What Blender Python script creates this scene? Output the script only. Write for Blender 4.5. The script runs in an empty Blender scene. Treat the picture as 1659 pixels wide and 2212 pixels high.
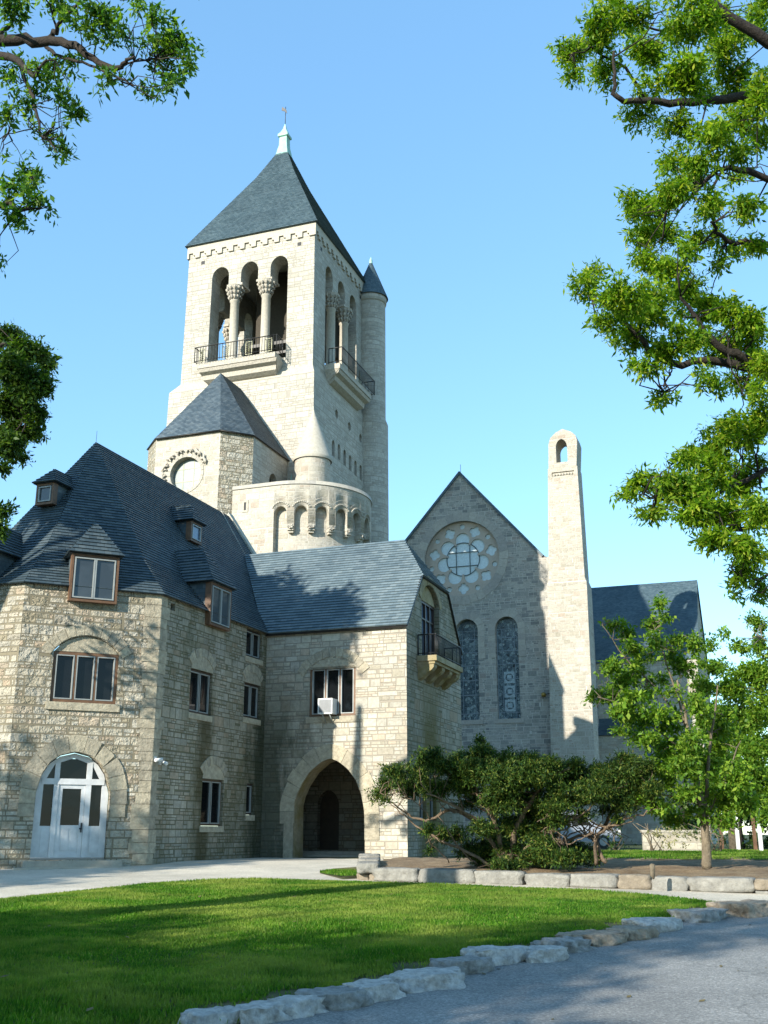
import bpy, bmesh, math, random
import numpy as np
from mathutils import Vector, Matrix, noise
from mathutils.geometry import tessellate_polygon
random.seed(7); RNG = np.random.default_rng(7)
SC = bpy.context.scene; COL = SC.collection
R = math.radians
# ---------------------------------------------------------------- camera, light
PITCH = R(16.45); CT, ST = math.cos(PITCH), math.sin(PITCH); FPX = 2350.0; EYE = 1.6
cd = bpy.data.cameras.new('camera'); cam = bpy.data.objects.new('camera', cd); COL.objects.link(cam)
cd.sensor_fit = 'VERTICAL'; cd.sensor_height = 24.0; cd.lens = 24.0*FPX/2212; cd.clip_start = .1; cd.clip_end = 3000
cam.location = (0, 0, EYE); cam.rotation_euler = (R(90)+PITCH, 0, 0); SC.camera = cam
SUN_AZ = (-.64, -.768); SUN_EL = R(23.5)
SUN = Vector((SUN_AZ[0]*math.cos(SUN_EL), SUN_AZ[1]*math.cos(SUN_EL), math.sin(SUN_EL))).normalized()
w = bpy.data.worlds.new('World'); SC.world = w; w.use_nodes = True
nt = w.node_tree; bg = nt.nodes['Background']
sky = nt.nodes.new('ShaderNodeTexSky'); sky.sky_type = 'NISHITA'; sky.sun_disc = False
sky.sun_elevation = SUN_EL; sky.sun_rotation = math.atan2(SUN_AZ[0], SUN_AZ[1])
sky.air_density = 1.0; sky.dust_density = 0.1; sky.ozone_density = 1.4; sky.altitude = 0
hs = nt.nodes.new('ShaderNodeMix'); hs.data_type = 'RGBA'; hs.blend_type = 'MULTIPLY'; hs.inputs[0].default_value = 1; hs.inputs[7].default_value = (.82, 1.0, 1.0, 1)
nt.links.new(sky.outputs[0], hs.inputs[6]); hz = nt.nodes.new('ShaderNodeMix'); hz.data_type = 'RGBA'; hz.inputs[0].default_value = .52; hz.inputs[7].default_value = (.50, 1.18, 2.12, 1)
nt.links.new(hs.outputs[2], hz.inputs[6]); nt.links.new(hz.outputs[2], bg.inputs[0]); bg.inputs[1].default_value = .15
sl = bpy.data.lights.new('sun', 'SUN'); sl.energy = 3.3; sl.angle = R(.5); sl.color = (1, .94, .83)
so = bpy.data.objects.new('sun', sl); COL.objects.link(so); so.rotation_euler = SUN.to_track_quat('Z', 'Y').to_euler(); so.location = (-30, -40, 60)
SC.view_settings.view_transform = 'Standard'; SC.view_settings.look = 'None'; SC.view_settings.exposure = 1.54; SC.view_settings.gamma = 1
SC.render.film_transparent = False

# ---------------------------------------------------------------- geometry helpers
def ray(px, py):
    u = (px-829)/FPX; v = (1106-py)/FPX
    return Vector((u, CT-v*ST, ST+v*CT))
def at(px, py, Y):                                       # point seen at (px,py) at forward distance Y
    r = ray(px, py); t = Y/r.y
    return Vector((r.x*t, Y, EYE+r.z*t))
def gz(y): return min(max(.0315*(y-5), 0), .85)
def on_ground(px, py, dz=0.0):
    r = ray(px, py); e = r.z/r.y
    Y = (EYE-dz+.1575)/(.0315-e)
    if Y > 31.98: Y = (EYE-dz-.85)/max(-e, .003)
    if Y < 5: Y = (EYE-dz)/(-e)
    return Vector((r.x/r.y*Y, Y, gz(Y)+dz))
def on_level(px, py, z):
    r = ray(px, py); t = (z-EYE)/r.z
    return Vector((r.x*t, r.y*t, z))
PSI = R(20); A = Vector((math.cos(PSI), -math.sin(PSI), 0)); B = Vector((math.sin(PSI), math.cos(PSI), 0)); CD = (A+B).normalized()
UP = Vector((0, 0, 1))
class PL:                                                 # a vertical wall plane: s along d, z up, off outward
    def __init__(s, o, d, n=None):
        s.o = Vector((o[0], o[1], 0)); s.d = d.normalized(); s.n = n or Vector((s.d.y, -s.d.x, 0))
    def p(s, S, z, off=0.0): return s.o + s.d*S + s.n*off + UP*z
    def px(s, x, y, off=0.0):
        r = ray(x, y); t = (s.o.dot(s.n)+off)/(r.x*s.n.x+r.y*s.n.y); q = r*t
        return (q-s.o).dot(s.d), EYE+q.z
class MB:
    def __init__(s): s.v = []; s.f = []; s.uv = []; s.mi = []; s.sm = []
    def poly(s, pts, uv=None, mi=0, smooth=False):
        pts = [Vector(p) for p in pts]
        if uv is None:
            n = Vector((0, 0, 0))
            for i in range(len(pts)): n += pts[i].cross(pts[(i+1) % len(pts)])
            if n.length < 1e-9: return
            n.normalize()
            if abs(n.z) > .97: uv = [(p.x, p.y) for p in pts]
            else:
                t = UP.cross(n).normalized(); b = n.cross(t)
                uv = [(p.dot(t), p.dot(b)) for p in pts]
        k = len(s.v); s.v += [tuple(p) for p in pts]; s.f.append(list(range(k, k+len(pts)))); s.uv += uv; s.mi.append(mi); s.sm.append(smooth)
    def box(s, o, ax, ay, az, mi=0):                      # o corner, three edge vectors
        o = Vector(o); ax, ay, az = Vector(ax), Vector(ay), Vector(az)
        if ax.cross(ay).dot(az) < 0: ax, ay = ay, ax
        c = [o, o+ax, o+ax+ay, o+ay, o+az, o+ax+az, o+ax+ay+az, o+ay+az]
        for q in ((3, 2, 1, 0), (4, 5, 6, 7), (0, 1, 5, 4), (1, 2, 6, 5), (2, 3, 7, 6), (3, 0, 4, 7)): s.poly([c[i] for i in q], mi=mi)
    def pbox(s, P, s0, s1, z0, z1, o0, o1, mi=0): s.box(P.p(s0, z0, o0), P.d*(s1-s0), P.n*(o1-o0), UP*(z1-z0), mi)
    def flat(s, P, outline, holes=(), off=0.0, mi=0):     # flat wall polygon with holes on plane P
        loops = [[Vector((a, b, 0)) for a, b in l] for l in [outline]+list(holes)]
        pts = [q for l in loops for q in l]
        for t in tessellate_polygon(loops):
            q = [P.p(pts[i].x, pts[i].y, off) for i in t]
            if (q[1]-q[0]).cross(q[2]-q[0]).dot(P.n) < 0: q.reverse()
            s.poly(q)
    def ring(s, P, loop, o0, o1, mi=0, closed=True):      # reveal faces along a loop
        n = len(loop)
        for i in range(n if closed else n-1):
            a, b = loop[i], loop[(i+1) % n]
            s.poly([P.p(*a, o0), P.p(*b, o0), P.p(*b, o1), P.p(*a, o1)], mi=mi)
    def slab(s, P, loop, o0, o1, holes=()):               # extruded flat shape
        s.flat(P, loop, holes, o1); s.flat(P, loop, holes, o0)
        for l in [loop]+list(holes): s.ring(P, l, o0, o1)
    def tube(s, pts, rad, n=6, smooth=True):
        pts = [Vector(p) for p in pts]; rings = []; L = 0
        for i, p in enumerate(pts):
            d = (pts[min(i+1, len(pts)-1)]-pts[max(i-1, 0)])
            d = d.normalized() if d.length > 1e-6 else UP
            x = d.cross(Vector((.3, .2, 1)) if abs(d.z) < .9 else Vector((1, 0, 0))).normalized(); y = d.cross(x)
            r = rad[i] if hasattr(rad, '__len__') else rad
            if i: L += (p-pts[i-1]).length
            rings.append(([p+(x*math.cos(6.2832*k/n)+y*math.sin(6.2832*k/n))*r for k in range(n)], L, r))
        for i in range(len(rings)-1):
            (a, la, ra), (b, lb, rb) = rings[i], rings[i+1]
            for k in range(n):
                k2 = (k+1) % n; c = 6.2832*max(ra, .02)/n
                s.poly([a[k], a[k2], b[k2], b[k]], [(k*c, la), ((k+1)*c, la), ((k+1)*c, lb), (k*c, lb)], smooth=smooth)
        s.poly(rings[0][0][::-1]); s.poly(rings[-1][0])
    def lathe(s, c, prof, n=24, a0=0, a1=6.28319, smooth=True):   # prof: (radius, z)
        c = Vector(c); L = 0
        for j in range(len(prof)-1):
            (r0, z0), (r1, z1) = prof[j], prof[j+1]; dl = math.hypot(r1-r0, z1-z0); rr = max(r0, r1)
            for k in range(n):
                t0 = a0+(a1-a0)*k/n; t1 = a0+(a1-a0)*(k+1)/n
                q = lambda r, t, z: c+Vector((math.cos(t)*r, math.sin(t)*r, z))
                v0 = z0 if abs(z1-z0) > abs(r1-r0)*.3 else L
                pts = [q(r0, t0, z0), q(r0, t1, z0), q(r1, t1, z1), q(r1, t0, z1)]
                uv = [(t0*rr, v0), (t1*rr, v0), (t1*rr, v0+dl), (t0*rr, v0+dl)]
                if r1 < 1e-4: pts = pts[:3]; uv = uv[:3]
                s.poly(pts, uv, smooth=smooth)
            L += dl
    def roof(s, pts, expo=.1, t=.022, jit=.5):            # a slate slope built course by course
        pts = [Vector(p) for p in pts]; n = Vector((0, 0, 0))
        for i in range(len(pts)): n += pts[i].cross(pts[(i+1) % len(pts)])
        n.normalize()
        if n.z < 0: n = -n; pts.reverse()
        tx = UP.cross(n).normalized(); ty = n.cross(tx)
        if ty.z < 0: ty = -ty; tx = -tx
        o = pts[0]; q = [((p-o).dot(tx), (p-o).dot(ty)) for p in pts]
        v0 = min(b for a, b in q); v1 = max(b for a, b in q); k = 0
        u_off = o.dot(tx)
        while v0+k*expo < v1-1e-4:
            lo, hi = v0+k*expo, v0+(k+1)*expo
            poly = clip(clip(q, lo, 1), hi, -1)
            if len(poly) >= 3:
                tt = t*(1+random.uniform(-jit, jit)*.2)
                off = lambda b: .004+tt*(1-(b-lo)/expo)
                P3 = [o+tx*a+ty*b+n*off(b) for a, b in poly]
                s.poly(P3, [(a+u_off, b-v0) for a, b in poly])
                for i in range(len(poly)):
                    a, b = poly[i], poly[(i+1) % len(poly)]
                    e0 = o+tx*a[0]+ty*a[1]; e1 = o+tx*b[0]+ty*b[1]
                    s.poly([e0+n*-.02, e1+n*-.02, e1+n*off(b[1]), e0+n*off(a[1])], [(a[0]+u_off, a[1]-v0), (b[0]+u_off, b[1]-v0), (b[0]+u_off, b[1]-v0+.01), (a[0]+u_off, a[1]-v0+.01)])
            k += 1
    def build(s, name, mat, parent=None, label=None):
        me = bpy.data.meshes.new(name); me.from_pydata(s.v, [], s.f)
        ul = me.uv_layers.new(name='UVMap'); ul.data.foreach_set('uv', np.array(s.uv, dtype=np.float32).ravel())
        for m in (mat if isinstance(mat, (list, tuple)) else [mat]): me.materials.append(m)
        me.polygons.foreach_set('material_index', s.mi); me.polygons.foreach_set('use_smooth', s.sm)
        bm = bmesh.new(); bm.from_mesh(me); bmesh.ops.remove_doubles(bm, verts=bm.verts, dist=1e-4); bm.to_mesh(me); bm.free()
        me.update()
        return link(name, me, parent, label)
def clip(q, lim, sgn):
    out = []
    for i in range(len(q)):
        a, b = q[i], q[(i+1) % len(q)]; da, db = (a[1]-lim)*sgn, (b[1]-lim)*sgn
        if da >= 0: out.append(a)
        if (da > 0 and db < 0) or (da < 0 and db > 0):
            t = da/(da-db); out.append((a[0]+(b[0]-a[0])*t, lim))
    return out
def link(name, me, parent=None, label=None):
    o = bpy.data.objects.new(name, me); COL.objects.link(o)
    if parent is not None:
        o.parent = parent
        if parent.type == 'EMPTY': o.matrix_parent_inverse = Matrix.Translation(-parent.location)
    if label: o['label'] = label
    return o
def thing(name, label, cat, loc=(0, 0, 0), group=None):
    o = bpy.data.objects.new(name, None); o.location = loc; o.empty_display_size = .3; COL.objects.link(o); return tag(o, label, cat, group)
def tag(o, label, cat, group=None):
    o['label'] = label; o['category'] = cat
    if group: o['group'] = group
    return o
def kind(o, k): o['kind'] = k; return o
def arc(cx, cz, r, a0, a1, n, rz=None):
    return [(cx+r*math.cos(R(a0+(a1-a0)*i/n)), cz+(rz or r)*math.sin(R(a0+(a1-a0)*i/n))) for i in range(n+1)]
def pointed(s0, s1, zs, za, n=8):                         # pointed arch from right springing over the apex to the left
    m = (s0+s1)/2; h = za-zs; w2 = (s1-s0)/2; out = []
    for i in range(n+1):
        t = i/n; out.append((s1-w2*(1-math.cos(t*1.35))/(1-math.cos(1.35)), zs+h*math.sin(t*1.35)/math.sin(1.35)))
    L = [(2*m-a, b) for a, b in out[:-1]][::-1]
    return out+L

# ---------------------------------------------------------------- materials
class N:
    def __init__(s, name):
        s.m = bpy.data.materials.new(name); s.m.use_nodes = True; s.t = s.m.node_tree; s.b = s.t.nodes['Principled BSDF']; s.out = s.t.nodes['Material Output']
    def n(s, typ, **kw):
        x = s.t.nodes.new(typ)
        for k, v in kw.items():
            if k.startswith('i_'): x.inputs[int(k[2:]) if k[2:].isdigit() else k[2:].replace('_', ' ')].default_value = v
            else: setattr(x, k, v)
        return x
    def l(s, a, b): s.t.links.new(a, b)
    def math(s, op, a, b=None, c=None):
        x = s.t.nodes.new('ShaderNodeMath'); x.operation = op
        for i, q in enumerate((a, b, c)):
            if q is None: continue
            if isinstance(q, (int, float)): x.inputs[i].default_value = q
            else: s.l(q, x.inputs[i])
        return x.outputs[0]
    def ramp(s, fac, stops, interp='LINEAR'):
        x = s.t.nodes.new('ShaderNodeValToRGB'); cr = x.color_ramp; cr.interpolation = interp
        while len(cr.elements) < len(stops): cr.elements.new(.5)
        for e, (p, c) in zip(cr.elements, stops): e.position = p; e.color = (*c, 1) if len(c) == 3 else c
        s.l(fac, x.inputs[0]); return x.outputs[0]
    def mix(s, fac, a, b, typ='MIX'):
        x = s.t.nodes.new('ShaderNodeMix'); x.data_type = 'RGBA'; x.blend_type = typ
        for i, q in ((0, fac), (6, a), (7, b)):
            if isinstance(q, (int, float)): x.inputs[i].default_value = q
            elif isinstance(q, tuple): x.inputs[i].default_value = (*q, 1)
            else: s.l(q, x.inputs[i])
        return x.outputs[2]
    def noise(s, vec, scale, detail=3, rough=.6, dim='3D'):
        x = s.n('ShaderNodeTexNoise', noise_dimensions=dim); x.inputs['Scale'].default_value = scale; x.inputs['Detail'].default_value = detail; x.inputs['Roughness'].default_value = rough
        if vec is not None: s.l(vec, x.inputs['W' if dim == '1D' else 'Vector'])
        return x.outputs[0]
    def bump(s, h, strength, dist):
        x = s.n('ShaderNodeBump'); x.inputs['Strength'].default_value = strength; x.inputs['Distance'].default_value = dist
        s.l(h, x.inputs['Height']); s.l(x.outputs[0], s.b.inputs['Normal'])
    def pos(s): return s.n('ShaderNodeNewGeometry').outputs['Position']
def g(c, k=1.0): return tuple(min(x*k, 1) for x in c)
def stone(name, cols, bw=.42, bh=.2, mortar=(.42, .39, .32), msize=.014, bump=.6, rough=.45, moss=0., mossc=(.07, .065, .03), split=.45, mscale=.35, dark=.0, stain=()):
    M = N(name); uv = M.n('ShaderNodeUVMap').outputs[0]
    sx = M.n('ShaderNodeSeparateXYZ'); M.l(uv, sx.inputs[0]); u, v = sx.outputs[0], sx.outputs[1]
    v2 = M.math('ADD', v, M.math('MULTIPLY', M.math('SUBTRACT', M.noise(v, 1.0/bh*.55, 1, .5, '1D'), .5), bh*1.1))
    row = M.math('FLOOR', M.math('DIVIDE', v2, bh)); row2 = M.math('FLOOR', M.math('DIVIDE', v2, bh/2))
    def bricks(row, bw, bh):
        wn = M.n('ShaderNodeTexWhiteNoise', noise_dimensions='1D'); M.l(row, wn.inputs['W'])
        cv = M.n('ShaderNodeCombineXYZ'); M.l(M.math('MULTIPLY', u, 1.1/bw*.42), cv.inputs[0]); M.l(M.math('MULTIPLY', row, 7.31), cv.inputs[1])
        du = M.math('MULTIPLY', M.math('SUBTRACT', M.noise(cv.outputs[0], 1.6, 1), .5), bw*1.5)
        uu = M.math('ADD', M.math('ADD', u, M.math('MULTIPLY', wn.outputs[0], 9.7)), du)
        vec = M.n('ShaderNodeCombineXYZ'); M.l(uu, vec.inputs[0]); M.l(v2, vec.inputs[1])
        b = M.n('ShaderNodeTexBrick', offset=0.0, squash=1.0); M.l(vec.outputs[0], b.inputs['Vector'])
        for k, x in (('Color1', (0, 0, 0, 1)), ('Color2', (1, 1, 1, 1)), ('Mortar', (.5, .5, .5, 1)), ('Scale', 1.0), ('Mortar Size', msize), ('Mortar Smooth', .25), ('Bias', 0.), ('Brick Width', bw), ('Row Height', bh)): b.inputs[k].default_value = x
        return b.outputs[0], b.outputs[1]
    c1, f1 = bricks(row, bw, bh); c2, f2 = bricks(row2, bw*.72, bh/2)
    msk = M.math('LESS_THAN', c1, split)
    fac = M.math('MAXIMUM', f1, M.math('MULTIPLY', f2, msk))
    rnd = M.math('FRACT', M.math('MULTIPLY', M.math('ADD', c1, M.math('MULTIPLY', msk, c2)), 5.37))
    k = len(cols)-1
    col = M.ramp(rnd, [(i/k, c) for i, c in enumerate(cols)])
    P = M.pos()
    mot = M.ramp(M.noise(P, 9, 5, .7), [(.3, (.72, .72, .72)), (.7, (1.2, 1.2, 1.2))])
    col = M.mix(.75, col, mot, 'MULTIPLY')
    big = M.ramp(M.noise(P, .22, 4, .6), [(.35, (.86, .86, .84)), (.65, (1.08, 1.07, 1.05))])
    col = M.mix(.9, col, big, 'MULTIPLY')
    col = M.mix(fac, col, mortar)
    if moss > 0:
        mp = M.n('ShaderNodeMapping'); mp.inputs['Scale'].default_value = (1, 1, .38); M.l(P, mp.inputs[0])
        ms = M.ramp(M.noise(mp.outputs[0], mscale, 5, .65), [(.62-.3*moss, (0, 0, 0)), (.84-.28*moss, (1, 1, 1))])
        fine = M.ramp(M.noise(P, 5, 4, .7), [(.3, (.35, .35, .35)), (.65, (1, 1, 1))])
        col = M.mix(M.math('MULTIPLY', M.math('MULTIPLY', ms, fine), min(moss+.25, .85)), col, mossc)
    for sx_, sy_, rad, za, zb, sc_ in stain:                # damp algae stains of their own
        pxyz = M.n('ShaderNodeSeparateXYZ'); M.l(P, pxyz.inputs[0])
        dd = M.math('SQRT', M.math('ADD', M.math('POWER', M.math('SUBTRACT', pxyz.outputs[0], sx_), 2.0), M.math('POWER', M.math('SUBTRACT', pxyz.outputs[1], sy_), 2.0)))
        mp2 = M.n('ShaderNodeMapping'); mp2.inputs['Scale'].default_value = (1.6, 1.6, .5); M.l(P, mp2.inputs[0])
        e_ = M.math('ADD', M.math('DIVIDE', dd, rad), M.math('MULTIPLY', M.math('SUBTRACT', M.noise(mp2.outputs[0], 1.1, 5, .7), .5), 1.7))
        k_ = M.ramp(e_, [(.35, (1, 1, 1)), (.95, (0, 0, 0))])
        zk = M.ramp(M.math('DIVIDE', M.math('SUBTRACT', pxyz.outputs[2], za), zb-za), [(0, (1, 1, 1)), (.6, (1, 1, 1)), (1, (0, 0, 0))])
        col = M.mix(M.math('MULTIPLY', M.math('MULTIPLY', k_, zk), .82), col, sc_)
    M.l(col, M.b.inputs['Base Color']); M.b.inputs['Roughness'].default_value = .88; M.b.inputs['Specular IOR Level'].default_value = .25
    inv = M.math('SUBTRACT', 1, fac)
    h = M.math('ADD', M.math('MULTIPLY', inv, .55), M.math('MULTIPLY', M.math('MULTIPLY', M.math('ADD', M.noise(P, 5.5, 4, .65), M.math('MULTIPLY', rnd, .3)), inv), rough))
    M.bump(h, bump, .09 if rough < 1 else .2)
    return M.m
def plain_stone(name, c, bump=.4, var=.25, scale=7, moss=0., mossc=(.2, .15, .04)):
    M = N(name); P = M.pos()
    col = M.ramp(M.noise(P, scale, 6, .65), [(.3, g(c, 1-var)), (.7, g(c, 1+var))])
    isl = M.n('ShaderNodeNewGeometry').outputs['Random Per Island']
    col = M.mix(.8, col, M.ramp(isl, [(0, (.78, .78, .8)), (.5, (1, .98, .95)), (1, (1.12, 1.1, 1.06))]), 'MULTIPLY')
    if moss: col = M.mix(M.math('MULTIPLY', M.ramp(M.noise(P, 1.6, 4), [(.45, (0, 0, 0)), (.6, (1, 1, 1))]), moss), col, mossc)
    M.l(col, M.b.inputs['Base Color']); M.b.inputs['Roughness'].default_value = .88; M.b.inputs['Specular IOR Level'].default_value = .25
    M.bump(M.noise(P, scale*1.6, 6, .7), bump, .05); return M.m
def slate(name, c1, c2, c3, expo, bw=.14, rough=.5, spec=.4):
    M = N(name); uv = M.n('ShaderNodeUVMap').outputs[0]; P = M.pos()
    b = M.n('ShaderNodeTexBrick', offset=.5, squash=1.0); M.l(uv, b.inputs['Vector'])
    for k, x in (('Color1', (0, 0, 0, 1)), ('Color2', (1, 1, 1, 1)), ('Mortar', (0, 0, 0, 1)), ('Scale', 1.0), ('Mortar Size', .004), ('Mortar Smooth', .1), ('Bias', 0.), ('Brick Width', bw), ('Row Height', expo)): b.inputs[k].default_value = x
    col = M.ramp(b.outputs[0], [(0, c1), (.5, c2), (1, c3)])
    col = M.mix(.8, col, M.ramp(M.noise(P, .5, 5, .65), [(.3, (.75, .77, .78)), (.7, (1.2, 1.18, 1.14))]), 'MULTIPLY')
    col = M.mix(M.math('MULTIPLY', b.outputs[1], .6), col, g(c1, .3))
    M.l(col, M.b.inputs['Base Color']); M.b.inputs['Roughness'].default_value = rough; M.b.inputs['Specular IOR Level'].default_value = spec
    M.bump(M.math('ADD', M.math('MULTIPLY', b.outputs[0], .4), M.noise(P, 12, 3)), .35, .02)
    return M.m
def simple(name, c, rough=.6, metal=0., var=.12, scale=6, spec=.5):
    M = N(name); col = M.ramp(M.noise(M.pos(), scale, 5, .65), [(.3, g(c, 1-var)), (.7, g(c, 1+var))])
    M.l(col, M.b.inputs['Base Color']); M.b.inputs['Roughness'].default_value = rough; M.b.inputs['Metallic'].default_value = metal; M.b.inputs['Specular IOR Level'].default_value = spec
    return M.m
def glass(name, c, rough=.04, wav=.15):
    M = N(name); M.l(M.ramp(M.noise(M.pos(), .8, 3), [(.35, g(c, .6)), (.65, g(c, 1.3))]), M.b.inputs['Base Color']); M.b.inputs['Roughness'].default_value = rough; M.b.inputs['Specular IOR Level'].default_value = .28 if c[0] < .01 else .6
    M.bump(M.noise(M.pos(), 1.3, 2), wav, .02); return M.m
def leafmat(name, stops, trans=.35, rough=.5, patch=None):
    M = N(name); gm = M.n('ShaderNodeNewGeometry')
    col = M.ramp(gm.outputs['Random Per Island'], stops)
    col = M.mix(.7, col, M.ramp(M.noise(gm.outputs['Position'], .7, 3), [(.35, (.7, .75, .7)), (.65, (1.25, 1.2, 1.1))]), 'MULTIPLY')
    if patch: col = M.mix(M.ramp(M.noise(gm.outputs['Position'], .55, 5, .65), [(.44, (0, 0, 0)), (.62, (.9, .9, .9))]), col, patch); col = M.mix(.7, col, M.ramp(M.noise(gm.outputs['Position'], 1.7, 4, .7), [(.35, (.6, .66, .6)), (.65, (1.25, 1.2, 1.1))]), 'MULTIPLY')
    M.l(col, M.b.inputs['Base Color']); M.b.inputs['Roughness'].default_value = rough; M.b.inputs['Specular IOR Level'].default_value = .2
    tr = M.n('ShaderNodeBsdfTranslucent'); M.l(M.mix(1.0, col, (1.35, 1.5, .5), 'MULTIPLY'), tr.inputs[0])
    mx = M.n('ShaderNodeMixShader'); mx.inputs[0].default_value = trans
    M.l(M.b.outputs[0], mx.inputs[1]); M.l(tr.outputs[0], mx.inputs[2]); M.l(mx.outputs[0], M.out.inputs[0]); return M.m
TAN = [(.33, .29, .205), (.43, .395, .31), (.49, .45, .36), (.40, .375, .31), (.52, .485, .40), (.44, .35, .25), (.36, .345, .285)]
GRY = [(.33, .30, .235), (.41, .38, .31), (.46, .43, .345), (.37, .35, .30), (.48, .45, .375), (.43, .36, .28), (.35, .32, .26)]
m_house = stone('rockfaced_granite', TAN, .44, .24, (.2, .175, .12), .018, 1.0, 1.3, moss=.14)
m_side = stone('mossy_shade_granite', [g(c, .78) for c in TAN], .36, .19, (.15, .14, .09), .014, .8, .6, moss=.62, mossc=(.06, .06, .02), mscale=.5, stain=((-3.94, 36.37, 1.5, 0, 8.3, (.022, .028, .012)), (-5.3, 32.7, .6, 0, 8, (.06, .05, .018))))  # house stone with the wall's shade darkened into its colour, plus moss and stains
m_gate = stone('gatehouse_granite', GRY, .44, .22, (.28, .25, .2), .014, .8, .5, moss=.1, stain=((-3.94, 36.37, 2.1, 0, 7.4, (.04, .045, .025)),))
m_porch = stone('porch_shade_stone', [g(c, .42) for c in TAN], .44, .22, (.1, .09, .06), .014, .7, .5, moss=.3)  # darkened copy of the house stone: porch gloom painted in, some moss
m_far = stone('nave_granite', GRY, .5, .25, (.33, .30, .25), .012, .65, .45)
m_gside = stone('damp_shade_granite', [g(c, .68) for c in TAN], .44, .22, (.14, .135, .09), .014, .7, .5, moss=.5, mossc=(.07, .08, .035), stain=((1.6, 37.1, 1.7, 1, 7.2, (.11, .09, .02)),))  # side wall shade put into the base colour; moss and damp stains on top
m_tower = stone('pale_granite', [(.34, .315, .265), (.40, .375, .32), (.44, .415, .36), (.36, .34, .295), (.45, .425, .365)], .60, .31, (.30, .275, .23), .014, .7, .45, moss=.22, mossc=(.19, .18, .14))
m_church = stone('grey_ashlar', [(.16, .16, .155), (.29, .28, .25), (.35, .33, .29), (.22, .215, .205), (.38, .355, .31), (.27, .235, .21)], .50, .26, (.44, .41, .36), .014, .5, .4, moss=.0)
m_pier = stone('warm_ashlar', [(.31, .285, .23), (.38, .35, .29), (.42, .39, .33), (.35, .32, .265), (.44, .405, .345), (.33, .275, .22)], .50, .26, (.45, .42, .36), .016, .7, .5)
m_trim = plain_stone('dressed_granite', (.37, .345, .29), .3, .14)
m_arch = plain_stone('arch_granite', (.36, .325, .245), .9, .26); m_quoin = plain_stone('quoin_granite', (.36, .32, .24), 1.0, .35, 5)
m_arch2 = plain_stone('church_arch_granite', (.35, .325, .285), .3, .14)
m_tracery = plain_stone('tracery_limestone', (.42, .36, .30), .15, .08)
m_carved = plain_stone('carved_limestone', (.40, .37, .315), .9, .22, 9)
m_moss = plain_stone('mossy_limestone', (.30, .26, .17), .5, .25, 6, .6)
m_slate = slate('weathered_slate', (.036, .054, .064), (.054, .078, .09), (.078, .10, .108), .125, .2, .5, .3)
m_slate2 = slate('blue_slate', (.095, .132, .152), (.122, .165, .185), (.155, .198, .215), .15, .24, .6, .3)
m_slate3 = slate('tower_slate', (.05, .083, .10), (.07, .11, .132), (.095, .138, .158), .12, .2, .55)
m_slate4 = slate('chapel_slate', (.055, .08, .10), (.085, .115, .138), (.12, .15, .168), .12, .18, .5)
m_copper = simple('verdigris_copper', (.26, .44, .37), .7, 0, .25, 3)
m_wood = simple('brown_oak', (.125, .065, .032), .6, 0, .3, 5)
m_bronze = simple('bronze_frame', (.10, .065, .04), .5, .2, .3, 5)
m_dfrm = simple('dark_bronze', (.045, .03, .024), .5, .2, .2, 5)
m_alum = simple('grey_casement', (.27, .29, .28), .45, 0, .1, 5)
m_white = simple('white_paint', (.62, .62, .6), .45, 0, .06, 5); m_paint = simple('door_paint', (.55, .56, .56), .5, 0, .14, 4)
m_glass = glass('dark_glass', (.006, .007, .008)); m_glassr = glass('reflecting_glass', (.05, .06, .065), .02, .3)
m_glassb = glass('sky_glass', (.10, .14, .2), .02, .1)
m_iron = simple('wrought_iron', (.025, .024, .022), .5, .3, .2)
m_verd = simple('gilded_iron', (.20, .2, .12), .5, .2, .3)
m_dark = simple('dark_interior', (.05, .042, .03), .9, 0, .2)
m_door = simple('oak_door', (.03, .02, .012), .6, 0, .3)
m_black = simple('black_rubber', (.015, .015, .016), .7)
m_bark = plain_stone('oak_bark', (.034, .028, .023), .9, .35, 9); m_bark2 = plain_stone('pale_bark', (.15, .125, .09), .8, .35, 9); m_ybark = plain_stone('yew_bark', (.15, .11, .075), .8, .4, 8)
# stained and rose glass
def leaded(name, c1, c2, c3, scale):
    M = N(name); P = M.pos(); vo = M.n('ShaderNodeTexVoronoi'); vo.inputs['Scale'].default_value = scale; M.l(P, vo.inputs['Vector'])
    sp = M.n('ShaderNodeSeparateColor'); M.l(vo.outputs['Color'], sp.inputs[0])
    v2 = M.n('ShaderNodeTexVoronoi', feature='DISTANCE_TO_EDGE'); v2.inputs['Scale'].default_value = scale; M.l(P, v2.inputs['Vector'])
    col = M.ramp(sp.outputs[0], [(0, c1), (.55, c2), (1, c3)]); col = M.mix(M.ramp(v2.outputs[0], [(.02, (1, 1, 1)), (.06, (0, 0, 0))]), col, (.02, .022, .025))
    M.l(col, M.b.inputs['Base Color']); M.b.inputs['Roughness'].default_value = .15; M.b.inputs['Specular IOR Level'].default_value = .6
    M.bump(M.noise(P, 7, 2), .3, .03); return M.m
m_stain = leaded('stained_glass', (.06, .085, .105), (.13, .175, .19), (.28, .34, .34), 5.5)
m_rose = simple('sky_painted_glass', (.52, .6, .62), .25, 0, .14, 9, .6)  # protective glazing, its pale sky reflection put into the base colour
m_ocu = simple('pale_leaded_glass', (.13, .16, .15), .25, 0, .2, 4, .6)

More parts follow.
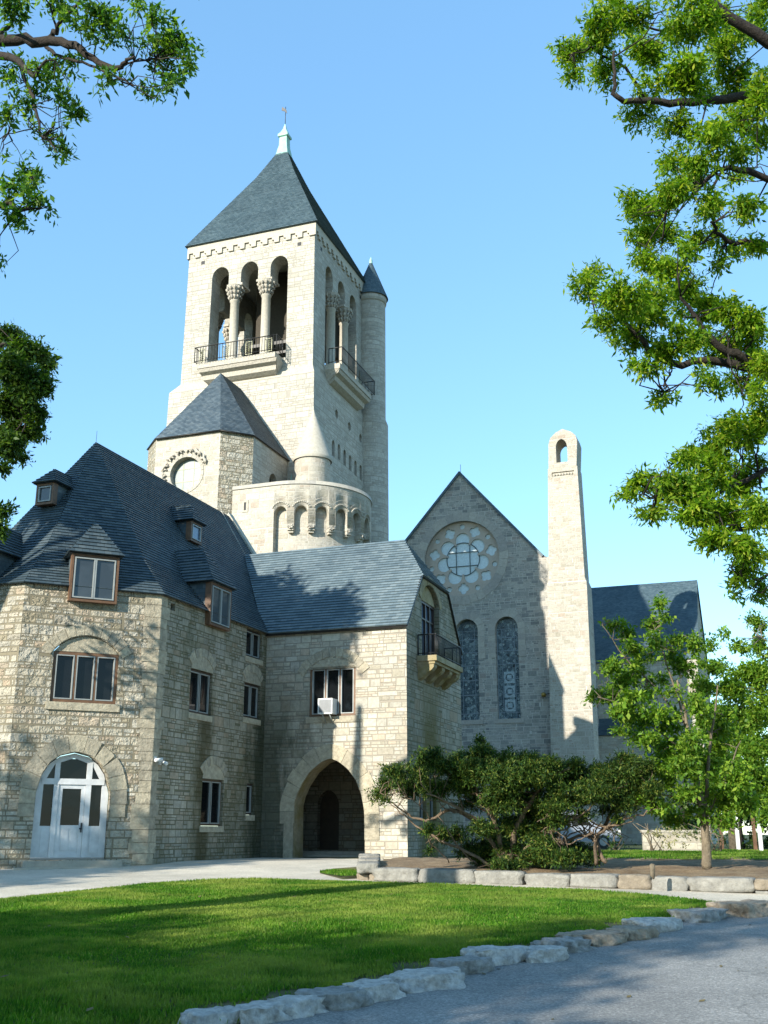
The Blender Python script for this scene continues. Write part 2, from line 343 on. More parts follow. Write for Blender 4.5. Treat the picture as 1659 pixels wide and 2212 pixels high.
# ---------------------------------------------------------------- windows
def frame_loop(M, P, s0, s1, z0, z1, o0, o1, w):
    M.pbox(P, s0, s0+w, z0, z1, o0, o1); M.pbox(P, s1-w, s1, z0, z1, o0, o1)
    M.pbox(P, s0+w, s1-w, z1-w, z1, o0, o1); M.pbox(P, s0+w, s1-w, z0, z0+w, o0, o1)
def casement(P, s0, s1, z0, z1, off, parent, lights=2, fr=None, pane=None, w=.055, name='window', sash=True, depth=.06, bars=()):
    M = MB(); frame_loop(M, P, s0, s1, z0, z1, off, off+depth, w)
    n = lights; ww = (s1-s0-2*w-(n-1)*w*.8)/n
    for i in range(1, n): M.pbox(P, s0+w+i*ww+(i-1)*w*.8, s0+w+i*ww+i*w*.8, z0+w, z1-w, off, off+depth-.003)
    for b in bars: M.pbox(P, s0+w, s1-w, b-.025, b+.025, off, off+depth-.006)
    fo = M.build(name, fr or m_bronze, parent)
    if sash:
        S = MB()
        for i in range(n):
            a = s0+w+i*(ww+w*.8); frame_loop(S, P, a+.004, a+ww-.004, z0+w+.004, z1-w-.004, off+.012, off+depth+.008, .028)
        S.build('sash', m_alum, fo)
    G = MB(); G.pbox(P, s0+w*.5, s1-w*.5, z0+w*.5, z1-w*.5, off+.008, off+.02); G.build('pane', pane or m_glass, fo)
    return fo
def voussoirs(M, P, inner, width, off, n, closed=False):   # radial ring of separate stones along a loop of points
    pts = [Vector((a, b)) for a, b in inner]; L = [0]
    if closed: pts.append(pts[0])
    for i in range(1, len(pts)): L.append(L[-1]+(pts[i]-pts[i-1]).length)
    def sample(d):
        d = min(max(d, 0), L[-1]-1e-6)
        for i in range(1, len(L)):
            if L[i] >= d:
                t = (d-L[i-1])/max(L[i]-L[i-1], 1e-6); p = pts[i-1].lerp(pts[i], t); tg = (pts[i]-pts[i-1]).normalized(); return p, Vector((-tg.y, tg.x))
    for k in range(n):
        d0, d1 = L[-1]*k/n+.006, L[-1]*(k+1)/n-.006
        q = []
        ww = width*random.uniform(.92, 1.06)
        seg = [d0+(d1-d0)*t for t in (0, .33, .67, 1)]
        smp = [sample(d) for d in seg]
        # outward normal averaged to stay radial at kinks
        nrm = []
        for d in seg:
            a = sample(d-.12)[1]; b = sample(d+.12)[1]; nrm.append((a+b).normalized())
        ins = [s[0] for s in smp]; outs = [s[0]+m*ww for s, m in zip(smp, nrm)]
        loop = [tuple(x) for x in ins]+[tuple(x) for x in outs[::-1]]
        o = off+random.uniform(0, .012)
        M.flat(P, loop, (), o); M.ring(P, loop, -.05, o)

# ================================================================ STONE HOUSE (left block)
Z0 = .55; EV = 8.05
L1 = Vector((-6.26, 30., 0)); K = L1-CD*3.68; I = L1+B*6.78; GC = I+A*4.96
O = K-A*1.3
def hp(p, q, z): return O+A*p+B*q+UP*z
CH = PL(K, CD); SD = PL(L1, B); HF = PL(hp(-1.3, 0, 0), A)
house = thing('stone_house', 'tall granite house with steep slate hipped roof, dormers and an arched white door', 'house', tuple(hp(0, 4, Z0)))
door_loop = [(.74, .95), (2.64, .95)]+[(2.64, 2.6), (2.5, 3.1), (2.32, 3.36), (2.05, 3.55), (1.68, 3.64), (1.31, 3.55), (1.04, 3.36), (.86, 3.05), (.75, 2.6)]
tri = (.89, 2.62, 4.92, 6.27)
tri_loop = [(tri[0], tri[2]), (tri[1], tri[2]), (tri[1], tri[3])]+arc((tri[0]+tri[1])/2, tri[3]-.62, 1.065, 36, 144, 8)[0:]+[(tri[0], tri[3])]
M = MB()
WB = .02
M.flat(CH, [(0, Z0), (3.68, Z0), (3.68, EV), (0, EV)], [door_loop, tri_loop])
M.ring(CH, door_loop, 0, -.28); M.ring(CH, tri_loop, 0, -.2)
M.flat(HF, [(0, Z0), (2.6, Z0), (2.6, EV), (0, EV)])
Lf2 = hp(-1.3, 0, 0); Lf3 = Lf2-(A-B).normalized()*3.68
M.flat(PL(Lf3, (A-B)), [(0, Z0), (3.68, Z0), (3.68, EV), (0, EV)])
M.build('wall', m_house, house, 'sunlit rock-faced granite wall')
# side wall with openings
wins = [(1.845, 3.15, 4.95, 6.23), (5.25, 6.4, 5.14, 6.25), (2.82, 4.13, 1.80, 3.14), (5.66, 6.18, 2.15, 3.11), (5.28, 6.41, 7.09, 8.0)]
def rect(s0, s1, z0, z1): return [(s0, z0), (s1, z0), (s1, z1), (s0, z1)]
vent = (.54, .77, 7.7, 7.9)
M = MB(); holes = [rect(*x) for x in wins[:4]]+[[(wins[4][0], wins[4][2]), (wins[4][1], wins[4][2]), (wins[4][1], EV-.01), (wins[4][0], EV-.01)]]+[rect(*vent)]
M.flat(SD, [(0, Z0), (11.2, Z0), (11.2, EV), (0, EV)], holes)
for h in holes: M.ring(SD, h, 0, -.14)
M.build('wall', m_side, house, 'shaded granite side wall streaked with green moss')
M = MB(); M.pbox(SD, vent[0], vent[1], vent[2], vent[3], -.14, -.12); M.build('vent', m_black, house)
for i, x in enumerate(wins):
    casement(SD, x[0]+.01, x[1]-.01, x[2]+.01, x[3]-.01, -.13, house, 1 if i == 3 else 2, m_dfrm if i != 2 else m_bronze)
# lintel arches and sills (trim stones) on the side wall
M = MB()
for (x0, x1, z) in ((1.845, 3.15, 6.23), (5.25, 6.4, 6.25), (2.82, 4.13, 3.14)):
    M = MB(); c = (x0+x1)/2; r = (x1-x0)*.62; a = arc(c, z-.30*(x1-x0), r, 38, 142, 10)
    voussoirs(M, SD, a[::-1], .26, .02, 9)
    M.slab(SD, [(x0, z)]+[(x1, z)]+a, -.02, .012); M.build('arch_ring', m_arch, house)
for (x0, x1, z) in ((1.80, 3.2, 4.95), (5.2, 6.45, 5.14), (2.76, 4.2, 1.8), (5.6, 6.24, 2.15), (5.2, 6.48, 7.09)): M = MB(); M.pbox(SD, x0, x1, z-.17, z, -.05, .03); M.build('sill', m_arch, house)
# chamfer trim
M = MB()
a = arc(1.69, 2.15, 1.47, 4, 176, 20); voussoirs(M, CH, [(2.66, 2.0), (2.66, 2.6), (2.52, 3.12), (2.33, 3.38), (2.06, 3.57), (1.68, 3.66), (1.30, 3.57), (1.03, 3.38), (.85, 3.08), (.73, 2.6), (.73, 2.0)][::-1], .42, .03, 13)
M.build('arch_ring', m_arch, house); M = MB(); voussoirs(M, CH, arc((tri[0]+tri[1])/2, tri[3]-.62, 1.09, 28, 152, 10)[::-1], .3, .03, 11); M.build('arch_ring', m_arch, house); M = MB()
M.pbox(CH, tri[0]-.1, tri[1]+.1, tri[2]-.2, tri[2], -.1, .05)
M.build('sill', m_arch, house)
M = MB(); M.slab(CH, [(tri[0]+.02, tri[3]+.002), (tri[1]-.02, tri[3]+.002)]+arc((tri[0]+tri[1])/2, tri[3]-.62, 1.05, 36, 144, 8), -.16, -.04); M.build('tympanum', m_arch, house)
M = MB(); M.pbox(CH, .55, 3.0, .55, .93, -.2, .35); M.pbox(CH, .3, 3.2, .5, .78, .3, .62); M.build('doorstep', m_trim, house)
casement(CH, tri[0]+.01, tri[1]-.01, tri[2]+.01, tri[3]-.01, -.15, house, 3, m_wood, m_glass, .075, depth=.11)
# quoins at the corner
M = MB(); z = Z0
while z < EV-.3:
    h = random.uniform(.24, .36); a_, b_ = random.uniform(.3, .5), random.uniform(.28, .5)
    if int(z*7) % 2: a_, b_ = b_, a_
    z1 = min(z+h, EV-.02)
    M.poly([CH.p(3.68-a_, z, .02), CH.p(3.70, z, .02), CH.p(3.70, z1-.012, .02), CH.p(3.68-a_, z1-.012, .02)])
    M.poly([SD.p(-.008, z, .022), SD.p(b_, z, .022), SD.p(b_, z1-.012, .022), SD.p(-.008, z1-.012, .022)])
    M.poly([CH.p(3.68-a_, z1-.012, .02), CH.p(3.70, z1-.012, .02), CH.p(3.68, z1-.012, -.02), CH.p(3.68-a_, z1-.012, -.02)])
    z = z1
M.build('quoin', m_quoin, house)
# white doorway
dr = MB(); OF0, OF1 = -.27, -.2
dr.slab(CH, [(.75, 1.0), (.93, 1.0), (.95, 2.85), (1.2, 3.33), (1.68, 3.5), (2.16, 3.33), (2.45, 2.85), (2.46, 1.0), (2.63, 1.0), (2.62, 2.6), (2.48, 3.09), (2.3, 3.34), (2.05, 3.53), (1.68, 3.62), (1.31, 3.53), (1.06, 3.34), (.88, 3.05), (.76, 2.6)], OF0, OF1)
for s0, s1, z1 in ((1.21, 1.34, 3.38), (2.03, 2.17, 3.38)): dr.pbox(CH, s0, s1, 1.0, z1, OF0, OF1+.012)
dr.pbox(CH, .9, 2.5, 2.82, 2.97, OF0, OF1+.02)
for s0, s1 in ((.92, 1.22), (2.16, 2.47)):
    dr.pbox(CH, s0, s1, 1.0, 1.78, OF0, OF1-.02); dr.pbox(CH, s0+.06, s1-.06, 1.1, 1.68, OF1-.02, OF1-.005)
dfo = dr.build('doorway', m_paint, house, 'white painted arched door frame with side lights')
M = MB(); frame_loop(M, CH, 1.345, 2.025, 1.0, 2.815, OF0, OF1-.01, .1); M.pbox(CH, 1.445, 1.925, 1.1, 1.8, OF0, OF1-.03); M.pbox(CH, 1.5, 1.67, 1.18, 1.72, OF1-.03, OF1-.015); M.pbox(CH, 1.71, 1.88, 1.18, 1.72, OF1-.03, OF1-.015); M.build('door', m_paint, dfo)
M = MB(); M.pbox(CH, 1.97, 2.0, 1.62, 1.86, OF1-.01, OF1+.03); M.pbox(CH, 1.93, 2.0, 1.7, 1.73, OF1+.03, OF1+.06); M.build('handle', m_black, dfo)
M = MB(); M.pbox(CH, .8, 2.58, 1.5, 3.48, OF0-.03, OF0+.02); M.build('pane', m_glass, dfo)
# house roof
OV = .12; apx = (0, 4.44); KF = .27; ZK = 9.28; ZA_ = 13.7; QE = 13.5
e = [(-3.902-OV, 13.0), (-3.902-OV, 2.602), (-1.3-.06, -OV), (1.3+.06, -OV), (3.902+OV, 2.602-.05)]
def kk(p): return (p[0]+KF*(apx[0]-p[0]), p[1]+KF*(apx[1]-p[1]))
M = MB(); X = .125
for i in (1, 2, 3):
    a_, b_ = e[i], e[i+1]; ka, kb = kk(a_), kk(b_)
    M.roof([hp(*a_, EV-.03), hp(*b_, EV-.03), hp(*kb, ZK), hp(*ka, ZK)], X, .026)
    M.roof([hp(*ka, ZK), hp(*kb, ZK), hp(0, 4.44, ZA_)], X, .026)
for sg in (1, -1):
    a_ = e[4] if sg > 0 else e[1]; ka = kk(a_)
    E0 = (a_[0], QE); KE = (ka[0], QE)
    M.roof([hp(*a_, EV-.03), hp(*E0, EV-.03), hp(*KE, ZK), hp(*ka, ZK)], X, .026)
    M.roof([hp(*ka, ZK), hp(*KE, ZK), hp(0, QE, ZA_), hp(0, 4.44, ZA_)], X, .026)
rf = M.build('roof', m_slate, house)
M = MB(); GE = PL(hp(0, QE, 0), A)
gl = [(-4.05, 6), (4.05, 6), (4.05, EV+.1), (2.95, ZK+.14), (.0, ZA_+.16), (-2.95, ZK+.14), (-4.05, EV+.1)]
M.slab(GE, gl, -.35, 0); M.build('gable_coping', m_trim, house)
M = MB(); M.tube([hp(0, 4.44, ZA_), hp(0, 4.44, ZA_+.4)], .006, 4); M.build('lightning_rod', m_iron, house)
# cable over the side roof
pts = [hp(.02, 12.55, ZA_+.05), hp(1.4, 12.4, ZA_-2.18), hp(2.86, 12.2, ZK+.06), hp(3.0, 12.2, ZK-.1)]
pts = [hp(0, 12.9, ZA_+.06), hp(1.42, 12.6, 11.48+.08), hp(2.2, 12.4, 10.2+.08)]
M = MB(); M.tube(pts, .02, 5); M.build('cable', m_trim, house)
def dormer(P, s0, s1, z0, z1, zap, q, Lr, parent, off=.17, lights=2, pane=None, label=None):
    sm = (s0+s1)/2; ov = .1; ze = z1+.03
    M = MB()
    for sg, sx in ((1, s0), (-1, s1)):                   # slate cheeks
        t = sx+.03*sg
        M.poly([P.p(t, z0, off-.02), P.p(t, z1, off-.02), P.p(t, z1, -Lr), P.p(t, z0, -Lr)])
    d = M.build('dormer', m_slate, parent, label)
    rM = MB()
    E1, E2 = P.p(s0-ov, ze, off+ov), P.p(s1+ov, ze, off+ov); R1 = P.p(sm, zap, off-q); R2 = P.p(sm, zap, -Lr); E3, E4 = P.p(s1+ov, ze, -Lr), P.p(s0-ov, ze, -Lr)
    rM.roof([E1, E2, R1], .13, .03); rM.roof([E2, E3, R2, R1], .13, .03); rM.roof([E4, E1, R1, R2], .13, .03)
    rM.poly([P.p(s0-ov+.02, ze-.03, off+ov-.02), P.p(s1+ov-.02, ze-.03, off+ov-.02), P.p(s1+ov-.02, ze-.03, -Lr), P.p(s0-ov+.02, ze-.03, -Lr)])
    rM.build('roof', m_slate, d)
    F = MB(); frame_loop(F, P, s0, s1, z0, z1, off-.2, off, .065); F.build('frame', m_wood, d)
    S = MB(); n = lights; ww = (s1-s0-.17)/n
    for i in range(n): frame_loop(S, P, s0+.085+i*ww+.005, s0+.085+(i+1)*ww-.005, z0+.09, z1-.09, off-.05, off+.012, .035)
    S.build('sash', m_alum, d)
    G = MB(); G.pbox(P, s0+.08, s1-.08, z0+.08, z1-.08, off-.06, off-.04); G.build('pane', pane or m_glassr, d)
    return d
dormer(CH, 1.13, 2.42, 7.62, 8.93, 9.98, .45, 1.9, house, label='large dormer with pyramid roof over the arched door')
dormer(SD, 2.52, 3.84, 7.63, 8.93, 10.2, .75, 2.3, house, label='lower dormer with louvred shutters on the side slope')
dormer(HF, .3, 1.65, 7.63, 8.93, 9.98, .45, 1.9, house)
dormer(SD, 4.76, 5.5, 11.0, 11.68, 12.35, .3, 3.3, house, -1.95, 1, m_glassb, 'small upper dormer high on the side slope')
dormer(HF, 1.0, 1.62, 10.95, 11.6, 12.15, .35, 3.4, house, -2.1, 1, m_glassr, 'small dormer near the ridge against the sky')
# louvred shutters behind the lower side dormer
M = MB()
for i in range(16):
    z = 7.75+i*.07
    for a_, b_ in ((2.62, 3.16), (3.2, 3.74)): M.poly([SD.p(a_, z, .1), SD.p(b_, z, .1), SD.p(b_, z+.06, .125), SD.p(a_, z+.06, .125)])
M.build('shutter', m_alum, house)

# ================================================================ GATEHOUSE
GF = PL(I, A); GS = PL(GC, B); gate = thing('gatehouse', 'granite gatehouse with pointed archway and clipped slate gable between house and yew', 'gatehouse', tuple(I+A*2.5+B*3+UP*Z0))
al = [(1.13, 2.45), (1.2, 2.72), (1.37, 3.08), (1.68, 3.5), (2.05, 3.78), (2.36, 3.9), (2.66, 3.79), (2.98, 3.55), (3.26, 3.2), (3.44, 2.78), (3.54, 2.3), (3.56, 1.8)]
arch_loop = [(3.56, Z0), (1.15, Z0)]+al
gw = (1.6, 3.22, 5.22, 6.83)
M = MB()
M.flat(GF, [(0, Z0), (4.96, Z0), (4.96, 8.1), (0, 8.1)], [arch_loop, rect(*gw)])
M.ring(GF, rect(*gw), 0, -.2); 
M.build('wall', m_gate, gate, 'sunlit front wall with the pointed archway')
bl = [(1.6, 7.3), (3.62, 7.3), (3.62, 9.3)]+arc(2.61, 8.72, 1.16, 30, 150, 8)+[(1.6, 9.3)]
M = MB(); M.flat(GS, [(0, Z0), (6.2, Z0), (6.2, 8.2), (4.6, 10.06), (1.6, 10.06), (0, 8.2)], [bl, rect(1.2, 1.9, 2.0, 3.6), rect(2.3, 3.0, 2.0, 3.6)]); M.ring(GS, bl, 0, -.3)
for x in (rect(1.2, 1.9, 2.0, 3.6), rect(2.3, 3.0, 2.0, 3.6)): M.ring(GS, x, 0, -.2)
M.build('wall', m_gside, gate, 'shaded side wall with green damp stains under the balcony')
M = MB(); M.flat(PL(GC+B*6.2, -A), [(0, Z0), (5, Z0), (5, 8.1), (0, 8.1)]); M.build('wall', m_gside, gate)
for x in ((1.2, 1.9), (2.3, 3.0)): casement(GS, x[0], x[1], 2.0, 3.6, -.18, gate, 1, m_dfrm)
M = MB(); M.ring(GF, [al[-1]+()]+[(3.56, Z0)], .012, -.75, closed=False); M.ring(GF, [(1.15, Z0)]+al, .012, -.75, closed=False)
M.build('arch_reveal', m_moss, gate)
M = MB(); voussoirs(M, GF, ([(1.14, 1.9)]+al+[(3.56, 1.4)]), .5, .02, 15)
M.build('arch_ring', m_arch, gate, 'pointed ring of stones round the archway'); M = MB(); M.pbox(GF, .8, 1.13, Z0, 2.1, -.02, .03); M.build('jamb_stone', m_arch, gate); M = MB()
voussoirs(M, GF, arc(2.41, 5.95, 1.2, 30, 150, 10)[::-1], .3, .02, 11)
M.slab(GF, [(gw[0]+.0, gw[3])]+[(gw[1], gw[3])]+arc(2.41, 5.95, 1.16, 44, 136, 8), -.02, .012)
M.build('arch_ring', m_arch, gate); M = MB(); M.pbox(GF, gw[0]-.1, gw[1]+.1, gw[2]-.2, gw[2], -.1, .03); M.build('sill', m_arch, gate)
# passage behind the archway: a vaulted porch with an inner pointed doorway
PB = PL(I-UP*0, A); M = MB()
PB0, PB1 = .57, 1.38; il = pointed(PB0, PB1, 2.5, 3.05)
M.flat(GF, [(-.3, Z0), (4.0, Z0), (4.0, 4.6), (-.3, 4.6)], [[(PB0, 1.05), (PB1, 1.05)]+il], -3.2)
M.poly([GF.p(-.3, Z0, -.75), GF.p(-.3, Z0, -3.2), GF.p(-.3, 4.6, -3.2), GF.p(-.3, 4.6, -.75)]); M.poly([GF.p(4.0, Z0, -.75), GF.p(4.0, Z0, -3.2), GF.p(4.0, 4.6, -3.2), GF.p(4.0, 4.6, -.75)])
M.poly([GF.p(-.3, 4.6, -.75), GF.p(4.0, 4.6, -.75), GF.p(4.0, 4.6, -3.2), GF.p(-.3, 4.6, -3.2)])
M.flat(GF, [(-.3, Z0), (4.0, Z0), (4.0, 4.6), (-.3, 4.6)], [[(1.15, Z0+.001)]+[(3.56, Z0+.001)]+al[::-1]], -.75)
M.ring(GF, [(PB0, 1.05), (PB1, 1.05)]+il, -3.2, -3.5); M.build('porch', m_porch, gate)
M = MB(); M.pbox(GF, PB0-.05, PB1+.05, 1.0, 3.1, -3.5, -3.45); M.build('inner_door', m_door, gate)
M = MB(); M.pbox(GF, -.3, 4.0, .5, 1.02, -3.2, -2.3); M.pbox(GF, -.3, 4.0, .5, .93, -2.3, -1.6); M.build('step', m_trim, gate)
casement(GF, gw[0]+.01, gw[1]-.01, gw[2]+.01, gw[3]-.01, -.14, gate, 3, m_wood, m_glass, .07, depth=.1)
M = MB(); YG = 3.1; ZR = 11.75
gp = lambda s, q, z: GF.p(s, z, -q)
M.roof([gp(-.06, -.12, 8.03), gp(5.03, -.12, 8.03), gp(5.03, 1.55, 10.03), gp(3.84, YG, ZR), gp(-2.6, YG, ZR)], .15, .035)
M.roof([gp(5.03, 1.55, 10.03), gp(5.03, 4.65, 10.03), gp(3.84, YG, ZR)], .15, .035)
M.roof([gp(-.06, 6.32, 8.03), gp(5.03, 6.32, 8.03), gp(5.03, 4.65, 10.03), gp(3.84, YG, ZR), gp(-2.6, YG, ZR)], .15, .035)
M.build('roof', m_slate2, gate)
M = MB()
for a_, b_ in (((5.0, -.1, 8.0), (5.0, 1.55, 10.0)), ((5.0, 1.55, 10.0), (5.0, 4.65, 10.0)), ((5.0, 4.65, 10.0), (5.0, 6.3, 8.0)), ((0, -.08, 7.99), (5.0, -.08, 7.99))): M.tube([gp(*a_), gp(*b_)], .04, 4, False)
M.build('eaves_board', m_iron, gate)
# balcony
bal = MB()
bal.pbox(GS, 1.05, 4.15, 7.02, 7.2, 0, .68); bal.pbox(GS, 1.1, 4.1, 6.93, 7.02, 0, .6)
bo = bal.build('balcony', m_moss, gate, 'mossy stone balcony slab on curved corbels')
for s in (1.3, 2.2, 3.1, 3.95):
    M = MB(); pr = [(0, 6.93), (.56, 6.93), (.55, 6.82), (.46, 6.72), (.3, 6.64), (.16, 6.5), (0, 6.42)]
    for s_ in (s-.17, s+.17): M.poly([GS.p(s_, z, o) for o, z in pr])
    for i in range(len(pr)-1): M.poly([GS.p(s-.17, pr[i][1], pr[i][0]), GS.p(s+.17, pr[i][1], pr[i][0]), GS.p(s+.17, pr[i+1][1], pr[i+1][0]), GS.p(s-.17, pr[i+1][1], pr[i+1][0])])
    M.build('corbel', m_moss, bo)
def railing(P, s0, s1, z0, z1, o0, o1, parent, mat, gap=.14, r=.012, panels=(), name='railing'):
    M = MB(); cs = [P.p(s0, 0, o0), P.p(s0, 0, o1), P.p(s1, 0, o1), P.p(s1, 0, o0)]
    for z, rr in ((z1, r*1.9), (z0+.08, r*1.3)):
        for i in range(3): M.tube([cs[i]+UP*z, cs[i+1]+UP*z], rr, 5)
    for i in range(3):
        L = (cs[i+1]-cs[i]).length; n = max(2, int(L/gap))
        for k in range(n+1):
            q = cs[i].lerp(cs[i+1], k/n); M.tube([q+UP*z0, q+UP*z1], r*(1.7 if k in (0, n) else 1), 4)
    ro = M.build(name, mat, parent)
    for a_, b_ in panels:
        G = MB(); frame_loop(G, P, a_, b_, z0+.1, z1-.04, o1-.01, o1+.012, .03); mid = (a_+b_)/2
        k = z0+.18
        while k < z1-.2:
            G.tube([P.p(mid, k, o1), P.p(a_+.05, k+.13, o1)], .018, 4); G.tube([P.p(mid, k, o1), P.p(b_-.05, k+.13, o1)], .018, 4); k += .12
        G.tube([P.p(mid, z0, o1), P.p(mid, z1, o1)], .02, 4); G.build('panel', m_verd, ro)
    return ro
railing(GS, 1.12, 4.08, 7.2, 7.9, .03, .62, gate, m_iron, .13, .013)
fo = casement(GS, 1.62, 3.6, 7.3, 9.3, -.28, gate, 4, m_dfrm, m_glassb, .09, 'balcony_door', False, .1, (8.68,))
M = MB(); M.slab(GS, [(1.6, 9.29), (3.62, 9.29)]+arc(2.61, 8.72, 1.14, 30, 150, 8), -.28, -.15); voussoirs(M, GS, arc(2.61, 8.72, 1.18, 24, 156, 12)[::-1], .28, .015, 11); M.build('arch_ring', m_moss, gate)
# air conditioner in the window: a thing of its own
ac = thing('air_conditioner', 'white boxy air conditioner sticking out of the window above the archway', 'air conditioner', tuple(GF.p(2.31, 5.28, .1)))
M = MB(); M.pbox(GF, 2.06, 2.56, 5.27, 5.76, -.1, .36); M.build('casing', m_white, ac)
M = MB(); M.pbox(GF, 2.1, 2.52, 5.31, 5.72, .36, .365)
for i in range(14): M.pbox(GF, 2.1, 2.52, 5.32+i*.029, 5.33+i*.029, .365, .375)
M.build('grille', simple('grey_grille', (.2, .21, .22), .5), ac)
M = MB(); M.tube([GF.p(2.2, 5.28, .33), GF.p(2.2, 5.0, .0)], .018, 5); M.tube([GF.p(2.45, 5.28, .33), GF.p(2.45, 5.0, .0)], .018, 5); M.build('bracket', m_alum, ac)

# ================================================================ ROUND BASTION
BC = Vector((-4.0, 53.1, 0)); BR = 3.35; BS = PL((-5.15, 49.95), A)
bas = thing('round_bastion', 'curved granite bastion with a corbelled blind arcade below the bell tower', 'tower', (-4, 53.1, 5))
ang0 = math.atan2(-B.y, -B.x)
def bp(s, z, off=0.0):                                    # s<0: straight wall to the left of the tangent point; s>=0 round the drum
    if s <= 0: return BS.p(s, z, off)
    t = ang0+s/BR; r = BR+off
    return BC+Vector((math.cos(t)*r, math.sin(t)*r, z))
ZT, ZS, ZC, RAD, PIT = 17.72, 16.2, 15.62, .34, 1.02
S0 = -.14
def zlow(s):
    if s < S0 or s > S0+6*PIT-.16: return 6.0
    k = (s-S0)/PIT; i = int(k); f = (k-i)*PIT
    if f < 2*RAD: return ZS+math.sqrt(max(RAD*RAD-(f-RAD)**2, 0))*1.25
    return ZC
xs = sorted(set([round(-2.4+.2*i, 4) for i in range(11)]+[round(.04*i, 4) for i in range(-9, int(8.4/.04))]+[S0-1e-3, S0+1e-3]+[S0+i*PIT+d for i in range(6) for d in (-1e-3, 1e-3, 2*RAD-1e-3, 2*RAD+1e-3)]))
xs = [x for x in xs if x < 8.2]
M = MB(); DP = -.34
for a_, b_ in zip(xs[:-1], xs[1:]):
    za, zb = zlow(a_), zlow(b_)
    if b_-a_ < .003 and abs(za-zb) > .2:
        M.poly([bp(a_, min(za, zb)), bp(a_, max(za, zb)), bp(a_, max(za, zb), DP), bp(a_, min(za, zb), DP)], [(0, min(za, zb)), (0, max(za, zb)), (.3, max(za, zb)), (.3, min(za, zb))]); continue
    M.poly([bp(a_, za), bp(b_, zb), bp(b_, ZT), bp(a_, ZT)], [(a_, za), (b_, zb), (b_, ZT), (a_, ZT)], smooth=True)
    if za > 7: M.poly([bp(a_, za, DP), bp(b_, zb, DP), bp(b_, zb), bp(a_, za)], [(a_, 0), (b_, 0), (b_, .3), (a_, .3)])
for i in range(-4, 74):
    a_, b_ = i*.09, (i+1)*.09
    M.poly([bp(a_, 6, DP), bp(b_, 6, DP), bp(b_, 17.3, DP), bp(a_, 17.3, DP)], [(a_, 6), (b_, 6), (b_, 17.3), (a_, 17.3)], smooth=True)
M.build('wall', m_pier, bas)
M = MB()                                                  # coping
for a_, b_ in zip(xs[:-1], xs[1:]):
    if b_-a_ < .003: continue
    M.poly([bp(a_, ZT-.02, .05), bp(b_, ZT-.02, .05), bp(b_, ZT+.16, .03), bp(a_, ZT+.16, .03)], smooth=True); M.poly([bp(a_, ZT+.16, .03), bp(b_, ZT+.16, .03), bp(b_, ZT+.24, -.35), bp(a_, ZT+.24, -.35)])
    M.poly([bp(a_, ZT-.02, .05), bp(b_, ZT-.02, .05), bp(b_, ZT-.02, 0), bp(a_, ZT-.02, 0)]); M.poly([bp(a_, ZT+.24, -.35), bp(b_, ZT+.24, -.35), bp(b_, ZT-.3, -.35), bp(a_, ZT-.3, -.35)])
M.build('coping', m_trim, bas)
M = MB()
M.poly([bp(s, ZT-.25, -.3) for s in [-2.3]+[.2*i for i in range(1, 40)]]); M.build('terrace', m_trim, bas)
for i in range(5):                                        # corbels between the arches
    s = S0+i*PIT+2*RAD+(PIT-2*RAD)/2; M = MB()
    c = bp(s, 0, 0); t = (bp(s+.05, 0)-bp(s-.05, 0)).normalized(); n = Vector((t.y, -t.x, 0)); P = PL(c, t, n)
    M.pbox(P, -.17, .17, ZC-.02, ZC+.1, DP, .03); M.pbox(P, -.15, .15, ZC-.2, ZC-.02, DP, -.03); M.pbox(P, -.12, .12, ZC-.3, ZC-.2, DP, -.12)
    for q in range(7):
        a_ = random.uniform(-.1, .1); zz_ = random.uniform(ZC-.1, ZC+.06); M.pbox(P, a_-.04, a_+.04, zz_-.04, zz_+.04, -.12, .07)
    M.build('corbel', m_carved, bas)
M = MB()                                                  # beaded hood moulds over the arches
for i in range(6):
    s = S0+i*PIT+RAD
    for k in range(11):
        t = R(38+104*k/10); a_ = s+math.cos(t)*(RAD+.17); z = ZS+math.sin(t)*(RAD+.17)*1.25
        p = bp(a_, z, 0); tt = (bp(a_+.05, z)-bp(a_-.05, z)).normalized(); P = PL(p, tt, Vector((tt.y, -tt.x, 0)))
        M.pbox(P, -.035, .035, z-.035, z+.035, -.02, .05)
    tri_ = [(s+math.cos(R(42+96*k/14))*(RAD+.3), ZS+math.sin(R(42+96*k/14))*(RAD+.33)*1.25) for k in range(15)]
    M.tube([bp(a_, z, -.012) for a_, z in tri_], .022, 5, False)
M.build('hood_mould', m_trim, bas)
M = MB(); M.pbox(BS, -1.74, -1.62, 16.58, 17.02, -.05, .006); M.build('slit_window', m_black, bas)
M = MB(); frame_loop(M, BS, -1.84, -1.52, 16.5, 17.1, -.02, .03, .1); M.build('slit_surround', m_trim, bas)
# small conical stone turret on the bastion
tur = MB(); tc = Vector((-3.75, 54.05, 0))
tur.lathe(tc, [(.94, 16), (.94, 20.3)], 32); tu = tur.build('turret', m_pier, bas)
tur = MB(); pr = [(1.02, 20.28), (1.06, 20.42)]
for i in range(7): f0, f1 = i/7, (i+1)/7; pr += [((1-f0)*1.02+.02, 20.45+f0*2.75), ((1-f1)*1.02+.05, 20.45+f1*2.75-.04)]
pr += [(.0, 23.3)]
tur.lathe(tc, pr, 32); tur.build('cone_roof', m_trim, tu)

